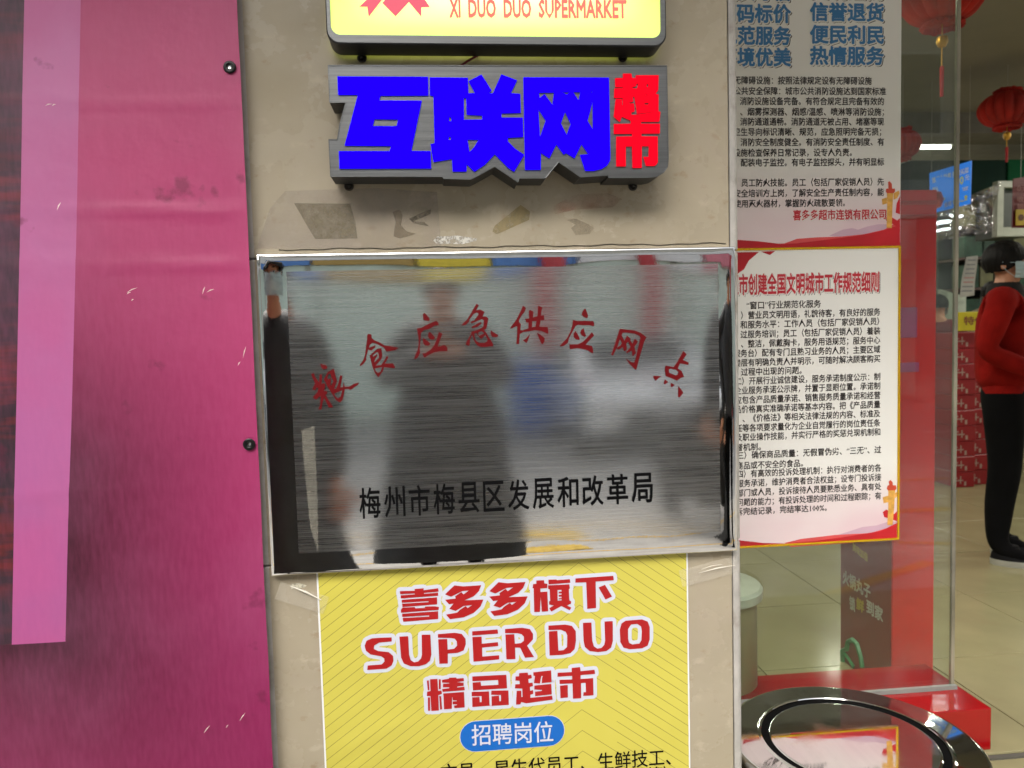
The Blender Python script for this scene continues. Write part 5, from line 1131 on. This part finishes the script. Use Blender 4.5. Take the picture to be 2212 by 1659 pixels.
def person(loc, yaw, label, jacket, trousers, shoe, H=1.6, armL=None, armR=None, hair='short', mask=True, group=None, collar=None, sole=None, jr=1.0, lr=1.0):
    s = H/1.65; rot = Matrix.Rotation(yaw, 3, 'Z') @ Matrix.Scale(s, 3); loc = Vector(loc)
    t = empty('person', loc, label, 'person', group)
    aL = armL or [(.21, .02, 1.09), (.22, -.05, .86)]; aR = armR or [(-.21, .02, 1.09), (-.22, -.05, .86)]
    J = {'pelvis': ((0, 0, .90), (.13, .10)), 'belly': ((0, 0, 1.04), (.12, .09)), 'chest': ((0, 0, 1.22), (.14, .10)), 'nb': ((0, .01, 1.37), .065), 'neck': ((0, 0, 1.43), .05),
         'jaw': ((0, -.022, 1.492), (.058, .066)), 'skull': ((0, -.005, 1.56), (.074, .088)), 'top': ((0, .004, 1.615), (.055, .066))}
    E = [('pelvis', 'belly'), ('belly', 'chest'), ('chest', 'nb'), ('nb', 'neck'), ('neck', 'jaw'), ('jaw', 'skull'), ('skull', 'top')]
    for sd_, a in ((1, aL), (-1, aR)):
        q = 'L' if sd_ > 0 else 'R'
        J['hip'+q] = ((sd_*.088, 0, .85), .092*(.6+.4*lr)); J['knee'+q] = ((sd_*.1, -.015, .48), .058*lr); J['calf'+q] = ((sd_*.105, .01, .34), .054*lr); J['ank'+q] = ((sd_*.108, .02, .09), .040*lr); J['toe'+q] = ((sd_*.11, -.12, .035), .03)
        E += [('pelvis', 'hip'+q), ('hip'+q, 'knee'+q), ('knee'+q, 'calf'+q), ('calf'+q, 'ank'+q), ('ank'+q, 'toe'+q)]
        J['sh'+q] = ((sd_*.165, .01, 1.345), .055); el, wr = Vector(a[0]), Vector(a[1]); J['el'+q] = (tuple(el), .042); J['wr'+q] = (tuple(wr), .026)
        d = (wr-el).normalized(); pm = wr+d*.07; J['pm'+q] = (tuple(pm), (.036, .016)); E += [('nb', 'sh'+q), ('sh'+q, 'el'+q), ('el'+q, 'wr'+q), ('wr'+q, 'pm'+q)]
    zc = lambda c: 1 if c.z > 1.40 or (min((c-Vector(J['pmL'][0])).length, (c-Vector(J['pmR'][0])).length) < .085) else (0 if c.z > .9 else 2)
    body = skin_mesh(J, E, 'body', [jacket, M_skin, trousers], t, rot, loc, 2, zc)
    for q, sd_ in (('L', 1), ('R', -1)):
        wr, pm = Vector(J['wr'+q][0]), Vector(J['pm'+q][0]); d = (pm-wr).normalized(); side = d.cross(Vector((0, 1, 0))); side = (side.normalized() if side.length > .1 else Vector((1, 0, 0))); cu = d.cross(side)
        hb = MB()
        for k, (o_, l) in enumerate(((-.027, .062), (-.009, .072), (.009, .068), (.027, .052))):
            p = pm+side*o_; hb.tube([rot @ v+loc for v in (p-d*.02, p+d*l*.5, p+d*l*.8+cu*.018, p+d*l*.85+cu*.038)], [.0095*s, .009*s, .008*s, .006*s], 7)
        p = wr+d*.03+side*.025*sd_; hb.tube([rot @ v+loc for v in (p, p+side*.025*sd_+d*.022, p+side*.032*sd_+d*.055+cu*.01)], [.011*s, .010*s, .008*s], 7)
        hb.build('fingers', M_skin, t, smooth=True)
    # jacket shell
    def g_(k, f): r = J[k][1]; return tuple(x*f for x in r) if isinstance(r, tuple) else r*f
    JJ = {'hem': ((0, 0, .86), (.165*jr, .125*jr)), 'belly': ((0, 0, 1.04), (.158*jr, .122*jr)), 'chest': ((0, 0, 1.22), (.165*jr, .125*jr)), 'nb': ((0, .01, 1.365), .085)}
    EE = [('hem', 'belly'), ('belly', 'chest'), ('chest', 'nb')]
    for q in 'LR':
        JJ['sh'+q] = (J['sh'+q][0], .072); JJ['el'+q] = (J['el'+q][0], .058); w_ = Vector(J['wr'+q][0]).lerp(Vector(J['el'+q][0]), .06); JJ['wr'+q] = (tuple(w_), .042)
        EE += [('nb', 'sh'+q), ('sh'+q, 'el'+q), ('el'+q, 'wr'+q)]
    skin_mesh(JJ, EE, 'jacket', jacket, t, rot, loc, 2)
    P = lambda x, y, z: rot @ Vector((x, y, z))+loc
    if collar: 
        b = MB(); b.lathe([(.075, 0), (.085, .03), (.078, .07), (.064, .085), (.06, .06)], (0, .0, 1.36), 24); b.v = [P(*v) for v in b.v]; b.build('collar', collar, t, smooth=True)
    # hair: cap with volume round the skull
    b = MB(); vs = []; n, m_ = 28, 16
    for j in range(m_+1):
        ph = math.pi*j/m_*(.62 if hair == 'short' else .72)
        for i in range(n):
            a = 2*math.pi*i/n; front = max(0, -math.sin(a))     # front is -y
            ph2 = ph*(1-.38*front**1.5)
            r = 1+.06*noise.noise(Vector((math.cos(a)*3, math.sin(a)*3, ph*4)))
            vs.append(P(.088*math.sin(ph2)*math.cos(a)*r, .004+.104*math.sin(ph2)*math.sin(a)*r, 1.562+.088*math.cos(ph2)*r*(1.12 if hair != 'short' else 1.05)))
    b.add(vs, [(j*n+i, (j+1)*n+i, (j+1)*n+(i+1) % n, j*n+(i+1) % n) for j in range(m_) for i in range(n)])
    if hair == 'bun': b.lathe([(.0001, -.045), (.03, -.035), (.045, 0), (.035, .03), (.0001, .045)], P(0, .1, 1.49), 16)
    b.build('hair', M_hair, t, smooth=True)
    for sd_ in (-1, 1):
        b = MB(); b.lathe([(.0001, -.008), (.011, -.006), (.014, 0), (.009, .004), (.0001, .001)], (0, 0, 0), 14, ax='x', sy=1.0); b.v = [P(sd_*.077+v.x*.8, .006+v.y*1.1, 1.535+v.z*1.9) for v in b.v]; b.build('ear', M_skin, t, smooth=True)
        b = MB(); b.lathe([(.0001, -.006), (.008, -.004), (.011, 0), (.0001, .004)], (0, 0, 0), 12, ax='y', sx=1.2, sy=.6); b.v = [P(v.x+sd_*.03, v.y-.088, v.z+1.553) for v in b.v]; e = b.build('eye', M_eyew, t, smooth=True)
        b = MB(); b.lathe([(.0001, -.003), (.0055, 0)], (0, 0, 0), 10, ax='y'); b.v = [P(v.x+sd_*.03, v.y-.0925, v.z+1.553) for v in b.v]; b.build('pupil', M_eyed, e)
        b = MB(); b.tube([P(sd_*.016, -.091, 1.572), P(sd_*.03, -.094, 1.577), P(sd_*.046, -.084, 1.573)], .0028, 5); b.build('eyebrow', M_hair, t)
    b = MB(); b.lathe([(.0001, .026), (.007, .012), (.011, -.008), (.012, -.016), (.0001, -.02)], (0, 0, 0), 12); b.v = [P(v.x, v.y*1.3-.092, v.z+1.53) for v in b.v]; b.build('nose', M_skin, t, smooth=True)
    if mask:
        vs = []; nx, nz = 16, 12
        for j in range(nz+1):
            for i in range(nx+1):
                a = (i/nx-.5)*2.5; v = j/nz; z = 1.463+v*.083; rr_ = .083+.010*math.sin(v*math.pi)+.012*math.exp(-(a*3)**2)*(v > .4)*(1)+.002*math.sin(v*26)
                vs.append(P(rr_*math.sin(a)*.93, -.016-rr_*math.cos(a)*1.02, z-.01*abs(a)*0))
        MB().add(vs, [(j*(nx+1)+i, j*(nx+1)+i+1, (j+1)*(nx+1)+i+1, (j+1)*(nx+1)+i) for j in range(nz) for i in range(nx)]).build('face_mask', M_mask, t, smooth=True)
        b = MB()
        for sd_ in (-1, 1):
            for z0, z1_ in ((1.54, 1.545), (1.468, 1.525)): b.tube([P(sd_*.076, -.045, z0), P(sd_*.083, -.012, (z0+z1_)/2), P(sd_*.085, .012, z1_)], .0014, 4)
        b.build('mask_strap', M_mask, t)
    else:
        b = MB(); b.lathe([(.0001, -.005), (.02, 0), (.0001, .005)], (0, 0, 0), 12, sy=.4); b.v = [P(v.x, v.y-.088, v.z+1.487) for v in b.v]; b.build('mouth', mat('lips', srgb(150, 80, 75), .5), t, smooth=True)
    for sd_ in (-1, 1):
        b = MB(); vs = []; n = 20; prof = [(0, 1.0), (.018, 1.03), (.03, 1.0), (.055, .86), (.085, .62), (.105, .52)]
        for z, k in prof:
            for i in range(n):
                a = 2*math.pi*i/n; x = math.cos(a)*.047*k; y = math.sin(a)*.135*(k if math.sin(a) < 0 else (k*.5+.5)*.62)-.035
                if z > .05 and y < -.03: y = -.03+(y+.03)*.6
                vs.append(P(sd_*.104+x, y, z))
        b.add(vs, [(j*n+i, j*n+(i+1) % n, (j+1)*n+(i+1) % n, (j+1)*n+i) for j in range(len(prof)-1) for i in range(n)]+[tuple(range(n))[::-1], tuple(range((len(prof)-1)*n, len(prof)*n))], 0)
        b.m = [1]*(2*n)+[0]*(len(b.f)-2*n)
        b.build('shoe', [shoe, sole or shoe], t, smooth=True)
    return t
M_rj = mat('red_sweater', (.24, .008, .006), .95, var=.25, nscale=8, bump=.9, bscale=13, spec=.1); M_bk = mat('black_trousers', (.003, .003, .0035), .9, var=.3, spec=.12); M_bsh = mat('black_shoe', (.006, .006, .007), .7, spec=.15)
M_sole = mat('pale_sole', (.36, .36, .30), .5); M_blk = mat('black_collar', (.008, .008, .008), .9, bump=.3)
fp = G(2196, 1205, 0)
person((fp.x-.085, fp.y, 0), R(52), 'woman in red sweater, black trousers and face mask', M_rj, M_bk, M_bsh, 1.58,
       armR=[(-.235, .08, 1.10), (-.17, -.20, .96)], armL=[(.2, 0, 1.1), (.1, -.24, .97)], hair='bob', collar=M_blk, sole=M_sole, jr=1.16, lr=1.38)
wp = G(2026, 985, 0)
person((W(2026, 700, 4.3).x, 4.3, 0), R(150), 'shopper in a maroon vest left of the glass edge', mat('maroon_vest', (.16, .02, .03), .7, var=.2), mat('maroon_trousers', (.07, .015, .02), .8), M_bsh, 1.42,
       armR=[(-.24, .0, 1.1), (-.2, -.2, .95)], hair='short')
person((W(2142, 700, 4.5).x, 4.5, 0), R(165), 'person in a beige coat half hidden behind the woman in red', mat('beige_coat', (.26, .21, .13), .8, var=.12), M_bk, M_bsh, 1.52, hair='bun')
# people seen only in the steel and the glass
M_coat = mat('black_coat', (.022, .024, .028), .6, var=.4, nscale=6, bump=.2, bscale=30)
pp = person((-.10, -1.86, -.15), R(180), 'photographer in a dark coat holding up a phone', M_coat, M_bk, M_bsh, 1.64,
       armL=[(.27, -.08, 1.16), (.055, -.28, 1.29)], armR=[(-.27, -.08, 1.16), (-.055, -.28, 1.29)], mask=False, jr=1.4)
def long_coat(t, loc, yaw, w0=.24, w1=.33, z1=1.0, z0=.28):
    rot = Matrix.Rotation(yaw, 3, 'Z'); b = MB(); b.lathe([(w1, z0), (w1*.97, .5), (w0*1.08, .8), (w0, z1), (w0*.8, z1+.12)], (0, 0, 0), 40, sy=.66, lobes=9, la=.05)
    b.v = [rot @ v+Vector(loc) for v in b.v]; b.build('coat_skirt', M_coat, t, smooth=True)
long_coat(pp, (-.10, -1.86, -.15), R(180))
ph = MB(); ph.bbox((-.078, 0, -.037), (.078, .008, .037), .003); rm = Matrix.Rotation(-YAW, 3, 'Z'); pc_ = Vector((CAM.x, CAM.y-.035, CAM.z)); ph.v = [rm @ v+pc_ for v in ph.v]
tag(ph.build('phone', mat('phone_black', (.01, .01, .012), .15)), 'black phone held up by the photographer facing the plaque', 'phone')
long_coat(person((-.70, -1.15, -.15), R(165), 'passer-by with face mask and long black coat at the left end of the plaque', M_coat, M_bk, M_bsh, 1.66, jr=1.25), (-.70, -1.15, -.15), R(165), .21, .27)
person((1.50, -2.35, -.15), R(200), 'bareheaded passer-by in a black jacket at the right end of the plaque', M_coat, M_bk, M_bsh, 1.68, mask=False, jr=1.2)

# ------------------------------------------------------------------ street behind the camera (mirrored in steel and glass)
st_ = empty('street_building', (0, -11.5, -.28), 'pale green shop building with red columns across the street', 'building')
M_pg = mat('pale_green_panel', (.66, .78, .68), .5, var=.1, nscale=1.5); M_cream = mat('cream_wall', (.5, .48, .42), .7)
MB().box((-30, -14, -.28), (30, -11.6, 3.2)).build('ground_floor_wall', M_cream, st_)
for k in range(20):
    x = -20+k*2.0; MB().bbox((x+.03, -11.6, -.2), (x+1.94, -11.52, 2.9), .01, seg=1).build('green_panel', M_pg, st_)
for xa_, xb_, nm_, cc_ in ((-30, -4.2, 'white', (.75, .75, .74)), (-4.2, -1.9, 'blue', (.10, .25, .60)), (-1.9, -.35, 'amber', (.45, .30, .08)), (-.35, .75, 'yellow', (.80, .62, .05)), (.75, 2.0, 'blue', (.12, .25, .62)), (2.0, 4.4, 'white', (.75, .75, .74)), (4.4, 6.6, 'pink', (.65, .20, .25)), (6.6, 30, 'white', (.75, .75, .74))):
    MB().bbox((xa_+.02, -11.51, 2.42), (xb_-.02, -11.2, 3.15), .02, seg=1).build('sign_band', mat('sign_band_'+nm_, cc_, .4), st_)
MB().box((-30, -12.4, 3.2), (30, -11.2, 3.9)).build('canopy', mat('white_canopy', (.75, .75, .74), .4), st_)
MB().box((-30, -14, 3.9), (30, -11.6, 8.5)).build('upper_wall', M_cream, st_)
for k in range(20):
    x = -18+k*1.9; w_ = MB().bbox((x, -11.62, 4.8), (x+1.1, -11.56, 6.4), .01, seg=1).build('window', mat('window_frame', (.6, .6, .58), .4), st_)
    MB().box((x+.06, -11.555, 4.86), (x+1.04, -11.55, 6.34)).build('pane', mat('dark_pane', (.05, .06, .07), .08), w_)
M_rcol = mat('red_column', (.50, .05, .06), .4)
for x in (-6.5, 1.62, 3.35, 6.2, 9.0): MB().lathe([(.17, 0), (.17, 3.45)], (x, -11.0, -.28), 20).build('red_column', M_rcol, st_, smooth=True)
def car(x, y, label):
    t = empty('parked_car', (x, y, -.28), label, 'car')
    wd_ = 1.75; prof = [(-2.1, .35), (-2.15, .75), (-1.95, .92), (-1.0, 1.05), (-.35, 1.42), (1.0, 1.45), (1.85, 1.1), (2.1, .95), (2.12, .35)]
    b = MB(); n = len(prof); vs = []
    for f in (-1, -.86, .86, 1):
        for yy, z in prof: vs.append((x+f*wd_/2*(.80 if z > 1.2 and abs(f) == 1 else (.9 if z > 1.2 else 1)), y-yy*.95*(1 if abs(f) < 1 else .985), z-.28-(.03 if abs(f) == 1 else 0)))
    b.add(vs, [(j*n+i, (j+1)*n+i, (j+1)*n+(i+1) % n, j*n+(i+1) % n) for j in range(3) for i in range(n)]+[tuple(range(n)), tuple(range(3*n, 4*n))[::-1]])
    b.build('body', mat('white_car_paint', (.78, .79, .8), .15, coat=1, var=.01), t)
    M_cg = mat('car_glass', (.02, .025, .03), .04)
    MB().add([(x-.64, y+.93, .80), (x+.64, y+.93, .80), (x+.60, y+.36, 1.135), (x-.60, y+.36, 1.135)], [(0, 1, 2, 3)]).build('windshield', M_cg, t)
    for s in (-1, 1):
        MB().add([(x+s*.885, y+.8, .75), (x+s*.885, y-1.6, .72), (x+s*.80, y-.9, 1.1), (x+s*.80, y+.3, 1.1)], [(0, 1, 2, 3)]).build('side_window', M_cg, t)
        MB().bbox((x+s*.72-.14, y+1.97, .38), (x+s*.72+.14, y+2.06, .52), .02).build('headlight', mat('headlight', (.8, .8, .85), .05, spec=1), t)
        for yy in (-1.25, 1.3):
            w_ = MB().lathe([(.2, -.1), (.31, -.09), (.32, 0), (.31, .09), (.2, .1)], (x+s*.80, y+yy, .04), 28, ax='x').build('wheel', mat('tyre', (.02, .02, .02), .8), t, smooth=True)
            MB().lathe([(.0001, s*.1), (.19, s*.102)], (x+s*.80, y+yy, .04), 20, ax='x').build('rim', mat('rim', (.5, .5, .5), .3, 1), w_)
    MB().bbox((x-.45, y+2.03, .12), (x+.45, y+2.07, .3), .01).build('grille', mat('black_plastic', (.02, .02, .02), .5), t)
car(2.35, -8.9, 'white parked car across the street, mirrored on the right of the plaque')
car(-5.6, -9.2, 'white parked car further left across the street near the single red column')
def wheelie(x, y, label):
    t = empty('blue_bin', (x, y, -.28), label, 'bin', 'blue bins across the street'); M_bb = mat('blue_plastic', (.05, .16, .55), .4)
    vs = []
    for z, k in ((-.2, .8), (.7, 1)): vs += [(x+dx*.29*k, y+dy*.34*k, z) for dx, dy in ((-1, -1), (1, -1), (1, 1), (-1, 1))]
    MB().add(vs, [(3, 2, 1, 0), (4, 5, 6, 7), (0, 1, 5, 4), (1, 2, 6, 5), (2, 3, 7, 6), (3, 0, 4, 7)]).build('tub', M_bb, t)
    MB().bbox((x-.31, y-.36, .702), (x+.31, y+.36, .76), .02).build('lid', M_bb, t)
    for s in (-1, 1): MB().lathe([(.0001, -.03), (.08, -.03), (.08, .03), (.0001, .03)], (x+s*.22, y-.3, -.2), 16, ax='x').build('wheel', mat('tyre', (.02, .02, .02), .8), t)
wheelie(1.27, -10.4, 'left blue wheelie bin across the street'); wheelie(1.95, -10.3, 'right blue wheelie bin beside the red columns across the street')
def scooter(x, y, label):
    t = empty('scooter', (x, y, -.15), label, 'scooter'); z = -.15; M_b = mat('black_plastic', (.02, .02, .02), .35); M_y = mat('tyre', (.02, .02, .02), .8)
    for yy in (-.6, .6): MB().lathe([(.12, -.04), (.2, -.04), (.215, 0), (.2, .04), (.12, .04)], (x, y+yy, z+.215), 24, ax='x').build('wheel', M_y, t, smooth=True)
    MB().bbox((x-.13, y-.75, z+.3), (x+.13, y-.05, z+.62), .06).build('rear_body', M_b, t); MB().bbox((x-.12, y-.7, z+.63), (x+.12, y-.05, z+.72), .03).build('seat', mat('seat_vinyl', (.03, .03, .03), .5), t)
    MB().bbox((x-.12, y-.05, z+.25), (x+.12, y+.42, z+.31), .02).build('footboard', M_b, t); MB().bbox((x-.16, y+.42, z+.28), (x+.16, y+.5, z+.9), .03).build('leg_shield', M_b, t)
    MB().tube([(x, y+.6, z+.215), (x, y+.5, z+.6), (x, y+.42, z+1.0)], .025, 8).build('steering_column', M_b, t)
    h = MB().tube([(x-.33, y+.33, z+1.0), (x-.15, y+.42, z+1.02), (x+.15, y+.42, z+1.02), (x+.33, y+.33, z+1.0)], .016, 8).build('handlebar', M_b, t)
    for s in (-1, 1):
        MB().tube([(x+s*.2, y+.42, z+1.02), (x+s*.28, y+.44, z+1.2)], .006, 6).build('mirror_stem', M_b, t); MB().bbox((x+s*.28-.06, y+.43, z+1.18), (x+s*.28+.06, y+.46, z+1.26), .012).build('mirror', M_b, t)
    MB().lathe([(.0001, .05), (.06, .04), (.07, 0)], (x, y+.47, z+.92), 20, ax='y').build('headlight', mat('headlight', (.8, .8, .85), .05), t)
scooter(1.55, -3.5, 'black scooter parked on the pavement behind the camera, mirrored in the plaque')
# pavement lines as they show in the glass and the steel
def mir(px, py, Ym, z=-.146):
    q = G(px, py, z); return Vector((q.x, 2*Ym-q.y, z))
ln = MB()
for (A, B, wd_) in ((mir(1620, 1342, GY), mir(2010, 1214, GY), .07), (mir(1940, 1172, GY), mir(2150, 1176, GY), .06)):
    d = (B-A).normalized(); t_ = Vector((-d.y, d.x, 0))*wd_/2; ln.add([A-t_, B-t_, B+t_, A+t_], [(0, 1, 2, 3)])
ln.f = [f if True else f for f in ln.f]
tag(ln.build('pavement_yellow_marking', M_yl), kind='structure')
tr = empty('street_tree', (-7, -5.2, -.28), 'leafy street tree on the kerb behind the camera', 'tree')
MB().tube([(-7, -5.2, -.28), (-6.95, -5.2, 1.5), (-7.1, -5.1, 3.2), (-7.0, -5.2, 4.6)], [.15, .12, .1, .05], 10).build('trunk', mat('bark', (.12, .09, .06), .9, bump=.6), tr)
lf = MB()
for k in range(2600):
    while True:
        p = Vector((random.uniform(-1, 1), random.uniform(-1, 1), random.uniform(-1, 1)))
        if p.length < 1 and noise.noise(p*2.2)+.35 > random.random()*.6: break
    c = Vector((-7+p.x*2, -5.2+p.y*2, 4.3+p.z*1.6)); a = Vector((random.gauss(0, 1), random.gauss(0, 1), random.gauss(0, 1))).normalized()*.09; e = a.orthogonal().normalized()*.045
    lf.add([c-a, c-e, c+a, c+e], [(0, 1, 2, 3)])
lf.build('crown', mat('leaf_green', (.05, .10, .03), .6, var=.5, nscale=4), tr)['kind'] = 'stuff'
